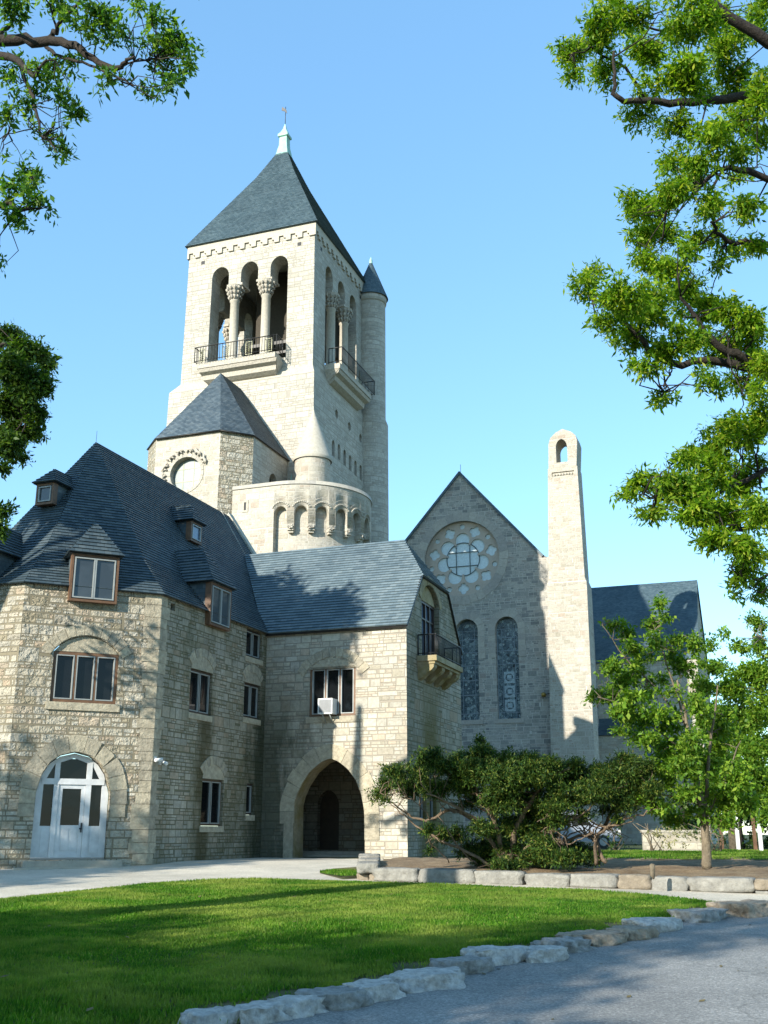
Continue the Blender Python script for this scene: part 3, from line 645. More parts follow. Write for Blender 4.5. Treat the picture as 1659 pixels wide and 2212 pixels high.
# ================================================================ POLYGONAL CHAPEL APSE
V1 = Vector((-8.1, 50.6, 0)); OF = PL(V1-A*3.66, A); V2 = V1+CD*1.72
ap = thing('chapel_apse', 'polygonal granite apse with round window and slate half pyramid roof against the tower', 'chapel', (-9, 53, 5))
ZE = 20.75; oc = (1.80, 18.72); OR = .86
ol = arc(oc[0], oc[1], OR, 0, 345, 23)
M = MB(); M.flat(OF, [(0, 5), (3.66, 5), (3.66, ZE), (0, ZE)], [ol]); M.ring(OF, ol, 0, -.4)
M.build('wall', m_pier, ap, 'sunlit front wall with the round window')
M = MB(); M.flat(PL(V1, CD), [(0, 5), (1.72, 5), (1.72, ZE), (0, ZE)]); V0 = V1-A*3.66; V9 = V0-(A-B).normalized()*1.72
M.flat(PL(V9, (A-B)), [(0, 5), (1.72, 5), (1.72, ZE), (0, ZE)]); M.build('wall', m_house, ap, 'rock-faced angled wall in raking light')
OR_ = PL(V2, B); wl = [(1.9, 18.0), (2.85, 18.0), (2.85, 19.0)]+arc(2.375, 19.0, .475, 0, 180, 8)[1:]
M = MB(); M.flat(OR_, [(0, 5), (5.2, 5), (5.2, ZE), (0, ZE)], [wl]); M.ring(OR_, wl, 0, -.35); M.build('wall', m_tower, ap, 'shaded right wall')
M = MB(); M.slab(OR_, wl, -.36, -.33); M.build('side_window', m_glass, ap)
M = MB(); M.slab(OF, ol, -.36, -.3); wo = M.build('round_window', m_ocu, ap)
M = MB()
for t in (-.3, .3): M.pbox(OF, oc[0]+t-.015, oc[0]+t+.015, oc[1]-.8, oc[1]+.8, -.3, -.285); M.pbox(OF, oc[0]-.8, oc[0]+.8, oc[1]+t*1.1-.015, oc[1]+t*1.1+.015, -.3, -.287)
M.build('glazing_bar', m_verd, wo)
M = MB(); voussoirs(M, OF, arc(oc[0], oc[1], OR+.01, 0, 348, 29)[::-1], .16, .02, 22, True); M.build('window_surround', m_trim, wo)
M = MB()                                                  # carved creatures climbing the arch
for k in range(7):
    t = R(30+26*k); c = Vector((oc[0]+math.cos(t)*1.22, oc[1]+math.sin(t)*1.22))
    tg = Vector((-math.sin(t), math.cos(t))); rd = Vector((math.cos(t), math.sin(t)))
    body = [c-tg*.24+rd*-.06, c-tg*.12+rd*.04, c+tg*.02+rd*.0, c+tg*.14+rd*.06, c+tg*.22+rd*.14]
    M.tube([OF.p(q.x, q.y, .1) for q in body], [.04, .065, .075, .055, .03], 6)
    M.tube([OF.p(*(c-tg*.08), .1), OF.p(*(c-tg*.12-rd*.16), .06)], [.05, .04], 5); M.tube([OF.p(*(c+tg*.1), .1), OF.p(*(c+tg*.1-rd*.16), .06)], [.05, .04], 5)
M.build('carving', m_carved, wo)
M = MB(); mid = V1-A*1.83; q = .12
apx_ = mid+B*3.04+UP*25.35; bk = mid+B*6.2+UP*25.35
c0, c1 = V0-B*q+UP*ZE, V1-B*q+A*.05+UP*ZE; c2 = V2+(A-B).normalized()*.1+UP*ZE; c3 = V2+B*5.0+A*.1+UP*ZE; c9 = V9-A*.1+UP*ZE; c8 = V9+B*5.0-A*.1+UP*ZE
for p in ([c0, c1, apx_], [c1, c2, apx_], [c2, c3, bk, apx_], [c9, c0, apx_], [c8, c9, apx_, bk]): M.roof(p, .12, .025)
M.poly([c9, c0, c1, c2, c3, c8]); M.build('roof', m_slate4, ap)
M = MB(); M.tube([c2-UP*.03, c3-UP*.03], .04, 4); M.tube([c1-UP*.03, c2-UP*.03], .035, 4); M.tube([c0-UP*.03, c1-UP*.03], .035, 4); M.build('gutter', m_iron, ap)
M = MB(); M.tube([V2+B*4.2+A*.12+UP*(ZE-.1), V2+B*4.1+A*.25+UP*(ZE-.6), V2+B*3.9+A*.2+UP*17.5], .06, 6); M.build('downpipe', m_copper, ap)

# ================================================================ BELL TOWER
TC = Vector((-3.95, 55., 0)); HW = 4.05; TM = TC-A*HW+B*HW
tow = thing('bell_tower', 'tall pale stone bell tower with open arcades, balconies and slate pyramid spire', 'tower', (TM.x, TM.y, .85))
ZB, ZTOP = 26.2, 35.05
class TP(PL):                                             # battered tower face: s centred
    def p(s, S, z, off=0.0):
        k = 1+.018*(ZTOP-z)/9
        return s.o + s.d*(S*k) + s.n*(off+HW*k) + UP*z
def face(i):
    d = (A, B, -A, -B)[i]; return TP(TM, d)
arch3 = []
cx = (-1.88, 0., 1.88); ar = .55; zs = 32.75; zi = 32.1; zf = 26.95
loop = [(-2.43, zf)]
for j, c in enumerate(cx):
    if j: loop += [(c-ar, zi)]
    loop += [(c-ar, zs)]+[(c+ar*math.cos(R(180-18*k)), zs+ar*1.15*math.sin(R(180-18*k))) for k in range(1, 10)]+[(c+ar, zs)]
    if j < 2: loop += [(c+ar, zi)]
loop += [(2.43, zf)]
loop = loop[::-1]
M = MB(); TH_ = 1.0
for i in range(4):
    P = face(i); M.flat(P, [(-HW, ZB), (HW, ZB), (HW, ZTOP), (-HW, ZTOP)], [loop])
    M.flat(P, [(-HW+TH_, ZB), (HW-TH_, ZB), (HW-TH_, ZTOP-.6), (-HW+TH_, ZTOP-.6)], [loop], -TH_)
    M.ring(P, loop, 0, -TH_)
M.poly([face(0).p(-HW+TH_, ZTOP-.6, -TH_), face(0).p(HW-TH_, ZTOP-.6, -TH_), face(2).p(-HW+TH_, ZTOP-.6, -TH_), face(2).p(HW-TH_, ZTOP-.6, -TH_)])
M.build('belfry', m_tower, tow, 'open belfry stage with three round arches on each face')
M = MB()
for i in range(2):
    P = face(i)
    for c in cx: voussoirs(M, P, [(c+ar*math.cos(R(a_)), zs+ar*1.15*math.sin(R(a_))) for a_ in range(180, -1, -18)][::-1], .55, .012, 11) if 0 else None
for i in range(4):                                        # columns with carved capitals
    P = face(i)
    for c in (-.94, .94):
        for dp in (-.5,):
            b0 = P.p(c, 0, dp); Mc = MB()
            Mc.lathe(Vector((b0.x, b0.y, 0)), [(.36, zf), (.36, zf+.15), (.30, zf+.25), (.27, zf+.3), (.255, 31.0), (.3, 31.05), (.3, 31.12)], 16)
            co = Mc.build('column', m_trim, tow)
            Mk = MB(); Mk.lathe(Vector((b0.x, b0.y, 0)), [(.27, 31.1), (.33, 31.4), (.42, 31.75), (.52, 32.0)], 12)
            for q in range(12):
                t = q*.5236; r = .36
                for zz_, rr in ((31.3, .3), (31.55, .37), (31.8, .45)):
                    Mk.tube([Vector((b0.x+math.cos(t)*rr*.9, b0.y+math.sin(t)*rr*.9, zz_-.14)), Vector((b0.x+math.cos(t+.12)*(rr+.06), b0.y+math.sin(t+.12)*(rr+.06), zz_+.02)), Vector((b0.x+math.cos(t)*(rr+.02), b0.y+math.sin(t)*(rr+.02), zz_+.13))], [.05, .075, .04], 5)
            q0 = P.p(c, 32.0, dp); Mk.box(q0-P.d*.5-P.n*.5, P.d*1.0, P.n*1.0, UP*.14)
            Mk.build('capital', m_carved, co)
# cornice with stepped corbel table
M = MB()
for i in range(4):
    P = face(i); n = 11; per = 2*HW/n; pts = []
    for k in range(n):
        s = HW-k*per
        pts += [(s, 34.28), (s-per*.42, 34.28), (s-per*.42, 34.46), (s-per*.6, 34.46), (s-per*.6, 34.62), (s-per, 34.62)]
    out = [(-HW-.1, ZTOP+.02), (HW+.1, ZTOP+.02), (HW+.1, 34.28)]+pts[0:]+[(-HW, 34.28), (-HW-.1, 34.28)]
    M.flat(P, out, (), .1); M.ring(P, out, -.02, .1)
M.build('cornice', m_trim, tow)
M = MB()
for i in range(4):
    P = face(i)
    for s in (-3.1, 3.1): M = MB(); M.pbox(P, s-.12, s+.12, 33.8, 34.02, -.05, .004); M.build('putlog_hole', m_black, tow)
# lower stage, wider; front left corner spreads
M = MB()
lo = {0: (-HW-.62, HW+.18), 1: (-HW-.2, HW+.2)}
c_ = lambda a_, b_, z: TM+A*a_+B*b_+UP*z
E0, E1, F0, F1 = -4.75, 4.28, -4.28, 4.5
sec = lambda z, k: [c_(E0-k, F0-k, z), c_(E1+k, F0-k, z), c_(E1+k, F1+k, z), c_(E0-k, F1+k, z)]
a_, b_ = sec(3, .3), sec(25.75, .0)
TRp = PL(c_(E1, F0, 0), B)
class LP(PL):
    def p(s, S, z, off=0.0): return s.o+s.d*S+s.n*(off+.3*(25.75-z)/22.75)+UP*z
TRl = LP(c_(E1, F0, 0), B)
hexs = [[(s+.24*math.cos(R(60*k+90)), z+.3*math.sin(R(60*k+90))) for k in range(6)] for s, z in ((3.25, 24.45), (5.2, 24.4), (7.0, 24.3))]
slits = [[(s-.2, z-.75), (s+.2, z-.75), (s+.2, z)]+arc(s, z, .2, 0, 180, 6)[1:] for s, z in ((2.75, 22.5), (3.6, 22.55), (4.45, 22.5), (5.3, 22.45), (6.15, 22.4), (7.0, 22.4))]
M.flat(TRl, [(-.2, 3), (8.9, 3), (8.9, 25.75), (0, 25.75)], hexs+slits)
for h in hexs+slits: M.ring(TRl, h, 0, -.3)
for i in (0, 2, 3):
    j = (i+1) % 4; M.poly([a_[i], a_[j], b_[j], b_[i]])
M.build('lower_stage', m_tower, tow, 'wide battered lower stage of the tower')
M = MB()
for h in hexs+slits: M = MB(); M.slab(TRl, h, -.3, -.25); M.build('dark_window', m_glass, tow)
M = MB(); t_ = [face(0).p(-HW, ZB, .0), face(0).p(HW, ZB, 0), face(2).p(-HW, ZB, 0), face(2).p(HW, ZB, 0)]
for i in range(4):
    j = (i+1) % 4; M.poly([b_[i], b_[j], t_[j]+UP*.05, t_[i]+UP*.05])
M.build('set_off', m_trim, tow)
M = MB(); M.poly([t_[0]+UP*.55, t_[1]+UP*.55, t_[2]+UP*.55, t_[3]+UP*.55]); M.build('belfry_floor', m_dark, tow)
# roof
M = MB(); EZ = ZTOP+.03; ov = HW+.22; zt1, k1 = 41.2, .245
q = lambda k, z: [TM+A*(-ov*k)+B*(-ov*k)+UP*z, TM+A*(ov*k)+B*(-ov*k)+UP*z, TM+A*(ov*k)+B*(ov*k)+UP*z, TM+A*(-ov*k)+B*(ov*k)+UP*z]
r0, r1, r2 = q(1, EZ), q(.30, 40.95), q(.085, 43.1)
for i in range(4):
    j = (i+1) % 4; M.roof([r0[i], r0[j], r1[j], r1[i]], .13, .03); M.roof([r1[i], r1[j], r2[j], r2[i]], .13, .03)
M.poly(r0[::-1]); M.build('roof', m_slate3, tow)
M = MB(); s4 = lambda k, z: [TM+A*(-k)+B*(-k)+UP*z, TM+A*k+B*(-k)+UP*z, TM+A*k+B*k+UP*z, TM+A*(-k)+B*k+UP*z]
pr = [(.50, 42.75), (.40, 43.05), (.27, 43.75), (.25, 44.35), (.34, 44.4), (.34, 44.55), (.22, 44.75), (.1, 45.05), (.03, 45.4), (.0, 45.5)]
for (k0, z0), (k1_, z1) in zip(pr[:-1], pr[1:]):
    u0, u1 = s4(k0, z0), s4(max(k1_, .001), z1)
    for i in range(4): M.poly([u0[i], u0[(i+1) % 4], u1[(i+1) % 4], u1[i]])
fin = M.build('finial', m_copper, tow)
M = MB(); M.tube([TM+UP*45.3, TM+UP*46.75], .022, 5); M.slab(PL(TM, A), [(-.28, 46.55), (-.05, 46.42), (.12, 46.2), (.05, 46.5), (-.1, 46.68), (-.25, 46.8)], -.02, .02); M.build('weather_vane', m_iron, fin)
# stair turret at the back right corner
M = MB(); ts = c_(HW+.3, HW+.15, 0)
M.lathe(ts, [(1.18, 3), (1.1, 25.6), (.95, 26.0), (.93, 34.1)], 28); M.lathe(ts, [(.93, 33.75), (1.0, 33.8), (1.02, 34.25), (.5, 34.3)], 28); st = M.build('stair_turret', m_tower, tow)
M = MB()
for i in range(28):
    t0, t1 = i*6.28319/28, (i+1)*6.28319/28
    M.roof([ts+Vector((math.cos(t0)*1.1, math.sin(t0)*1.1, 34.2)), ts+Vector((math.cos(t1)*1.1, math.sin(t1)*1.1, 34.2)), ts+UP*37.0], .13, .02)
M.build('cone_roof', m_slate3, st)
M = MB(); M.lathe(ts, [(.12, 36.75), (.1, 37.0), (.0, 37.3)], 10); M.build('finial', m_copper, st)
# balconies
for i, lab in ((0, 'sunlit front balcony of the belfry'), (1, 'shaded side balcony of the belfry')):
    P = face(i); M = MB()
    s0, s1 = (-2.55, 2.3) if i == 0 else (-2.4, 2.55)
    M.pbox(P, s0, s1, 26.62, 26.93, -.1, .92)
    pr = [(-.1, 26.6), (.88, 26.6), (.8, 26.42), (.55, 26.32), (.5, 26.05), (.25, 25.92), (-.1, 25.8)]
    ins = [0, 0, .08, .18, .2, .34, .34]
    for k in range(len(pr)-1):
        a_, b_ = pr[k], pr[k+1]; u, v = ins[k], ins[k+1]
        M.poly([P.p(s0+u, a_[1], a_[0]), P.p(s1-u, a_[1], a_[0]), P.p(s1-v, b_[1], b_[0]), P.p(s0+v, b_[1], b_[0])])
    for e_, sg in ((s0, 1), (s1, -1)): M.poly([P.p(e_+sg*w_, z, o) for (o, z), w_ in zip(pr, ins)])
    bo = M.build('balcony', m_carved, tow, lab)
    railing(P, s0+.06, s1-.06, 26.93, 27.85, .05, .86, tow, m_iron, .17, .016, ((s0+.1, s0+.42), (-1.0, -.6), (.4, .8), (1.6, 2.0)) if i == 0 else ((.6, 1.0),))
# interior bell frame
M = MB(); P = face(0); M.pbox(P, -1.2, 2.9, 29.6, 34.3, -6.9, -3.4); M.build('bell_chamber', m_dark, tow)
M = MB()
for s in (-1.6, 1.6):
    P = face(0); M.pbox(P, s-.1, s+.1, 27, 29.6, -5.2, -5.0); M.pbox(P, s-.1, s+.1, 27, 29.6, -3.2, -3.0)
for z in (28.3, 28.9, 29.5): M.pbox(face(0), -.2, 2.6, z-.08, z+.08, -3.3, -3.1)
M.pbox(face(0), -1.7, 1.7, 29.4, 29.6, -5.2, -3.0); M.build('bell_frame', m_iron, tow)

# ================================================================ CHURCH HALL
CPo = Vector((10.6, 72.4, 0)); CP = PL(CPo, A)
hall = thing('gabled_hall', 'grey stone hall with steep gable, rose window and two tall stained glass windows', 'church', (5, 74, .85))
rc = (-5.47, 20.15); rr = 2.72
rl = arc(rc[0], rc[1], rr, 0, 354, 59)
def lancet(c): return [(c-.78, 8.9), (c+.78, 8.9), (c+.78, 15.0)]+arc(c, 15.0, .78, 0, 180, 12)[1:]
lcs = (-2.42, -5.22)
M = MB(); gab = [(-11.3, .5), (1.6, .5), (1.6, 19.72), (.6, 19.72), (.3, 19.85), (-5.5, 26.5), (-11.3, 19.8)]
M.flat(CP, gab, [rl]+[lancet(c) for c in lcs])
M.ring(CP, rl, 0, -.35)
for c in lcs: M.ring(CP, lancet(c), 0, -.45)
M.build('wall', m_church, hall)
M = MB(); voussoirs(M, CP, rl[::-1], .62, .02, 34, True); M.build('arch_ring', m_arch2, hall)
for c in lcs: M = MB(); voussoirs(M, CP, ([(c+.79, 13.0), (c+.79, 15.0)]+arc(c, 15.0, .79, 0, 180, 12)[1:]+[(c-.79, 13.0)])[::-1], .5, .02, 17); M.build('window_surround', m_arch2, hall); M = MB(); M.pbox(CP, c-1.0, c+1.0, 8.6, 8.9, -.2, .05); M.build('sill', m_arch2, hall)
def petal(cx_, cz_, fn, n=64): return [(cx_+fn(R(360*k/n))*math.cos(R(360*k/n)), cz_+fn(R(360*k/n))*math.sin(R(360*k/n))) for k in range(n)]
def lobes(n, d, r, base, ph):
    def fn(t):
        m = base
        for k in range(n):
            a_ = ph+k*6.28319/n; c = math.cos(t-a_)*d; h = d*d*math.sin(t-a_)**2
            if r*r > h:
                x = c+math.sqrt(r*r-h)
                if x > m: m = x
        return m
    return fn
cf = lobes(7, 1.38, .52, 1.1, R(90)); ch_ = [petal(rc[0], rc[1], cf, 140)]
for k in range(7):
    a_ = R(90+51.43*(k+.5)); c = (rc[0]+2.12*math.cos(a_), rc[1]+2.12*math.sin(a_)); ch_.append(petal(*c, lobes(4, .21, .2, .2, a_), 40))
    a_ = R(90+51.43*k); c = (rc[0]+2.36*math.cos(a_), rc[1]+2.36*math.sin(a_)); ch_.append(arc(c[0], c[1], .19, 0, 345, 17))
M = MB(); M.flat(CP, arc(rc[0], rc[1], rr, 0, 354, 59), ch_, -.3)
for h in ch_: M.ring(CP, h, -.3, -.45)
ro = M.build('rose_window', m_tracery, hall, 'round tracery window of seven petals and quatrefoils')
M = MB(); M.flat(CP, arc(rc[0], rc[1], rr, 0, 354, 59), (), -.42); M.build('pane', m_rose, ro)
M = MB(); cir = arc(rc[0], rc[1], 1.2, 0, 360, 40); M.tube([CP.p(a_, b_, -.38) for a_, b_ in cir], .035, 5)
for t in (-.5, .5):
    hh = math.sqrt(1.2**2-.25); M.tube([CP.p(rc[0]+t, rc[1]-hh, -.38), CP.p(rc[0]+t, rc[1]+hh, -.38)], .03, 5); M.tube([CP.p(rc[0]-hh, rc[1]+t, -.38), CP.p(rc[0]+hh, rc[1]+t, -.38)], .03, 5)
M.build('glazing_bar', simple('lead_bar', (.08, .11, .12), .6), ro)
m_lead = simple('lead_bars', (.17, .21, .24), .5); m_panel = simple('pale_panel', (.3, .36, .38), .3, 0, .35, 9)
for c in lcs:
    M = MB(); M.flat(CP, lancet(c), (), -.42); lo_ = M.build('stained_window', m_stain, hall)
    M = MB()
    for s in (-.44, .44): M.pbox(CP, c+s-.02, c+s+.02, 8.9, 15.0, -.42, -.385)
    for z in (9.35, 10.6, 11.6, 12.6, 13.5, 14.4): M.pbox(CP, c-.78, c+.78, z-.025, z+.025, -.42, -.39)
    M.tube([CP.p(c+.44*math.cos(R(a_)), 15.0+.5*math.sin(R(a_)), -.4) for a_ in range(0, 181, 20)], .022, 4)
    frame_loop(M, CP, c-.78, c+.78, 8.9, 15.0, -.43, -.38, .035); M.build('glazing_bar', m_lead, lo_)
    M = MB()
    for z in (9.42, 10.35, 11.3) if c > -3 else ():
        M.slab(CP, rect(c-.36, c+.36, z, z+.78), -.42, -.395, [arc(c, z+.39, .27, 0, 345, 15)])
        M.slab(CP, rect(c-.15, c+.15, z+.24, z+.54), -.42, -.395)
    if M.v: M.build('panel', m_panel, lo_)
M = MB(); dd = B*13
for a_, b_ in (((-11.5, 19.65), (-5.5, 26.55)), ((.35, 19.83), (-5.5, 26.55))):
    M.roof([CP.p(*a_, .14), CP.p(*b_, .14), CP.p(*b_, -13), CP.p(*a_, -13)], .13, .03)
    v = Vector((b_[0]-a_[0], b_[1]-a_[1])).normalized(); nn = Vector((-v.y, v.x)); nn = nn if nn.y < 0 else -nn
    M.poly([CP.p(*a_, .13), CP.p(*b_, .13), CP.p(b_[0]+nn.x*.14, b_[1]+nn.y*.14, .13), CP.p(a_[0]+nn.x*.14, a_[1]+nn.y*.14, .13)])
    M.poly([CP.p(a_[0]+nn.x*.14, a_[1]+nn.y*.14, .13), CP.p(b_[0]+nn.x*.14, b_[1]+nn.y*.14, .13), CP.p(b_[0]+nn.x*.14, b_[1]+nn.y*.14, 0), CP.p(a_[0]+nn.x*.14, a_[1]+nn.y*.14, 0)])
M.build('roof', m_slate3, hall)
M = MB(); M.tube([CP.p(-5.5, 26.5, -.3), CP.p(-5.5, 27.2, -.3)], .015, 4); M.build('lightning_rod', m_iron, hall)
M = MB(); M.flat(PL(CP.p(1.6, 0, 0), B), [(0, .5), (12, .5), (12, 19.5), (0, 19.5)]); M.poly([CP.p(.3, 19.72, 0), CP.p(1.6, 19.72, 0), CP.p(1.6, 19.72, -12), CP.p(.3, 19.72, -12)]); M.build('wall', m_church, hall)
fl = thing('floodlight', 'small brass floodlight on a bracket on the hall wall beside the stone pier', 'lamp', tuple(CP.p(.05, 10.3, .2)))
M = MB(); M.tube([CP.p(.45, 10.45, -.02), CP.p(.2, 10.4, .2), CP.p(.0, 10.35, .22)], .03, 5); M.build('bracket', m_iron, fl); M = MB(); M.lathe(CP.p(.0, 0, .25), [(.0, 10.2), (.14, 10.22), (.17, 10.42), (.08, 10.5), (0, 10.5)], 10); M.build('lamp_head', simple('brass', (.3, .2, .05), .4, .6), fl)

# ================================================================ BELL-COTE PIER
PF = PL(CPo-B*.9, A); pier = thing('stone_pier', 'tall slender stone pier with a pointed bell opening at the top', 'pier', tuple(PF.p(2, .85, -.8)))
hl = [(1.70, 26.1), (2.48, 26.1)]+pointed(1.70, 2.48, 27.2, 27.8)
D0 = -1.7
top = [(1.14, 25.8), (3.10, 25.6), (3.22, 27.5), (3.16, 27.92), (2.85, 28.25), (2.25, 28.5), (1.75, 28.3), (1.3, 27.92), (1.19, 27.4)]
def tap(S, z, off): return (S, z, off)
M = MB()
sh = [(1.02, 17.95), (3.13, 17.85), (3.08, 25.3), (1.12, 25.5)]
sh = [(.80, 17.9), (3.22, 17.9), (3.08, 25.45), (1.09, 25.45)]
fr = [(1.33, 25.12), (2.88, 25.12), (2.88, 25.42), (1.33, 25.42)]
up = [(.80, 17.9), (3.22, 17.9), (3.10, 25.6), (3.22, 27.5), (3.16, 27.92), (2.85, 28.25), (2.25, 28.5), (1.75, 28.3), (1.3, 27.92), (1.19, 27.4), (1.09, 25.6)]
up = [(.80, 17.9), (3.22, 17.9), (3.11, 25.7), (3.06, 25.74), (3.2, 27.55), (3.1, 27.95), (2.8, 28.25), (2.22, 28.52), (1.72, 28.3), (1.34, 27.95), (1.2, 27.5), (1.13, 25.74), (1.08, 25.7)]
M.flat(PF, up, [hl, fr]); M.flat(PF, up, [hl], D0); M.ring(PF, up, 0, D0); M.ring(PF, hl, 0, D0); M.ring(PF, fr, 0, -.1); M.flat(PF, fr, (), -.1)
lw = [(.42, .5), (3.32, .5), (3.32, 17.6), (.72, 17.6)]; lw = [(.35, .5), (3.2, .5), (3.34, 17.55), (.70, 17.65)]
M.flat(PF, lw, (), .06); M.ring(PF, lw, .06, D0-.1)
M.poly([PF.p(.70, 17.65, .06), PF.p(3.34, 17.55, .06), PF.p(3.22, 17.9, 0), PF.p(.8, 17.9, 0)]); M.poly([PF.p(3.34, 17.55, .06), PF.p(3.34, 17.55, D0-.1), PF.p(3.22, 17.9, D0), PF.p(3.22, 17.9, 0)])
M.build('shaft', m_pier, pier)
M = MB()
for k in range(7): s = 1.5+k*.2; M.lathe(PF.p(s, 0, -.06), [(0, 25.13), (.07, 25.15), (.09, 25.24), (.05, 25.33), (0, 25.34)], 8)
M.build('frieze', m_trim, pier)

# ================================================================ NAVE WING at right
NO = Vector((23.05, 81.7, 0)); NP = PL(NO, A); wing = thing('nave_wing', 'far stone wing with broad dark slate roof behind the stone pier', 'church', tuple(NP.p(-5, .85, -3)))
M = MB(); E_ = .5
M.flat(NP, [(-13, .5), (E_, .5), (E_, 14.2), (-13, 14.2)])
NE = PL(NP.p(E_, 0), B); M.flat(NE, [(0, .5), (12, .5), (12, 14.2), (6, 21.5), (0, 14.2)])
M.flat(PL(NP.p(0, 0, 2.5), A), [(-13, .5), (-2.05, .5), (-2.05, 8.5), (-13, 8.5)], [rect(-3.42, -3.0, 6.9, 8.0)]); M.ring(PL(NP.p(0, 0, 2.5), A), rect(-3.42, -3.0, 6.9, 8.0), 0, -.3)
M.flat(PL(NP.p(-2.05, 0, 2.5), B), [(0, .5), (2.5, .5), (2.5, 9.9), (0, 8.5)]); M.build('wall', m_far, wing)
M = MB(); M.roof([NP.p(-13, 14.2, .15), NP.p(E_+.12, 14.2, .15), NP.p(E_+.12, 21.5, -6), NP.p(-13, 21.5, -6)], .13, .025); M.roof([NP.p(-13, 14.2, -12.1), NP.p(E_+.12, 14.2, -12.1), NP.p(E_+.12, 21.5, -6), NP.p(-13, 21.5, -6)], .13, .025)
M.roof([NP.p(-13, 8.5, 2.65), NP.p(-1.95, 8.5, 2.65), NP.p(-1.95, 9.95, 0), NP.p(-13, 9.95, 0)], .13, .025); M.build('roof', m_slate3, wing)
M = MB(); M.pbox(NP, -3.42, -3.0, 6.9, 8.0, 2.25, 2.3); M.build('window', m_glassb, wing)

# ---------------------------------------------------------------- security cameras on the house corner
def seccam(P, s, z, dirs, label):
    t = thing('security_camera', label, 'camera', tuple(P.p(s, z, 0)), 'security cameras on the house corner')
    M = MB(); M.pbox(P, s-.05, s+.05, z-.07, z+.07, -.02, .05); M.tube([P.p(s, z, .04), P.p(s, z-.02, .14)], .02, 5); M.build('bracket', m_white, t)
    M = MB(); c = P.p(s, z-.02, .16); d = Vector(dirs).normalized(); M.tube([c-d*.1, c+d*.13, c+d*.135], [.045, .05, .03], 8); M.build('camera_body', m_white, t)
seccam(SD, .12, 3.52, (-.6, -.7, -.15), 'white security camera on the house corner aimed at the driveway, the left one')
seccam(SD, .38, 3.46, (.5, -.5, -.2), 'white security camera just right of the house corner, aimed downward')
# ================================================================ GROUND
def mat_ground(name, c1, c2, sc, bump=.3, rough=.95, spots=None, fine=60, cracks=False):
    M = N(name); P = M.pos()
    col = M.ramp(M.noise(P, sc, 6, .65), [(.3, c1), (.7, c2)])
    f = M.ramp(M.noise(P, fine, 3, .8), [(.32, (.5, .5, .5)), (.68, (1.5, 1.5, 1.5))]); col = M.mix(.7, col, f, 'MULTIPLY')
    col = M.mix(.8, col, M.ramp(M.noise(P, .35, 5, .7), [(.35, (.78, .78, .78)), (.65, (1.18, 1.17, 1.15))]), 'MULTIPLY')
    if cracks:
        wv = M.n('ShaderNodeVectorMath', operation='ADD'); nz = M.n('ShaderNodeTexNoise'); nz.inputs['Scale'].default_value = 1.1; nz.inputs['Detail'].default_value = 5; M.l(P, nz.inputs['Vector']); M.l(P, wv.inputs[0]); M.l(nz.outputs['Color'], wv.inputs[1])
        vo = M.n('ShaderNodeTexVoronoi', feature='DISTANCE_TO_EDGE'); vo.inputs['Scale'].default_value = .24; M.l(wv.outputs[0], vo.inputs['Vector'])
        ck = M.ramp(vo.outputs['Distance'], [(.0, (1, 1, 1)), (.007, (0, 0, 0))]); col = M.mix(M.math('MULTIPLY', ck, .3), col, (.05, .05, .048))
        vg = M.n('ShaderNodeTexVoronoi'); vg.inputs['Scale'].default_value = 48; M.l(P, vg.inputs['Vector']); sc3 = M.n('ShaderNodeSeparateColor'); M.l(vg.outputs['Color'], sc3.inputs[0])
        col = M.mix(.45, col, M.ramp(sc3.outputs[0], [(0, (.55, .55, .56)), (.7, (1.05, 1.05, 1.03)), (1, (1.7, 1.68, 1.6))]), 'MULTIPLY')
    if spots: col = M.mix(M.ramp(M.noise(P, .55, 5, .7), [(.5, (0, 0, 0)), (.62, (1, 1, 1))]), col, spots)
    M.l(col, M.b.inputs['Base Color']); M.b.inputs['Roughness'].default_value = rough; M.b.inputs['Specular IOR Level'].default_value = .2
    M.bump(M.noise(P, fine, 4, .7), bump, .02); return M.m
m_earth = mat_ground('far_turf', (.035, .05, .018), (.07, .085, .03), 1.5)
m_road = mat_ground('worn_asphalt', (.20, .20, .19), (.27, .265, .25), .8, .6, .9, fine=42, cracks=True)
m_drive = mat_ground('pale_drive', (.43, .39, .31), (.54, .49, .40), .6, .3, fine=30)
m_lawn = mat_ground('lawn_soil', (.055, .075, .025), (.16, .13, .065), 1.2, .6)
m_mulch = mat_ground('mulch', (.13, .085, .05), (.27, .2, .12), 2.2, .8, fine=22)
def sheet(name, pts, dz, mat, fl=None, sub=0):
    """ground sheet following the slope: clipped where the slope changes"""
    q = [(p[0], p[1]) for p in pts]; M = MB()
    for lo, hi in ((-500, 5), (5, 31.98), (31.98, 900)):
        c = clip(clip(q, lo, 1), hi, -1)
        if len(c) < 3: continue
        P3 = [Vector((a, b, 0)) for a, b in c]
        for t in tessellate_polygon([P3]):
            tri_ = [Vector((P3[i].x, P3[i].y, (gz(P3[i].y) if fl is None else fl)+dz)) for i in t]
            if (tri_[1]-tri_[0]).cross(tri_[2]-tri_[0]).z < 0: tri_.reverse()
            M.poly(tri_, [(p.x, p.y) for p in tri_])
    return M.build(name, mat)
kind(sheet('ground', [(-400, -200), (400, -200), (400, 600), (-400, 600)], 0, m_earth), 'structure')
G2 = lambda pts: [on_ground(*p).xy for p in pts]
back_edge = [(0, 1950), (90, 1938), (180, 1928), (300, 1916), (450, 1907), (560, 1904), (760, 1908), (1000, 1917), (1250, 1929), (1400, 1940), (1500, 1949), (1560, 1958)]
front_edge = [(1575, 1968), (1480, 1992), (1370, 2020), (1240, 2052), (1140, 2078), (1010, 2098), (860, 2142), (710, 2178), (560, 2212), (400, 2246)]
lb = G2(back_edge); lf = G2(front_edge)
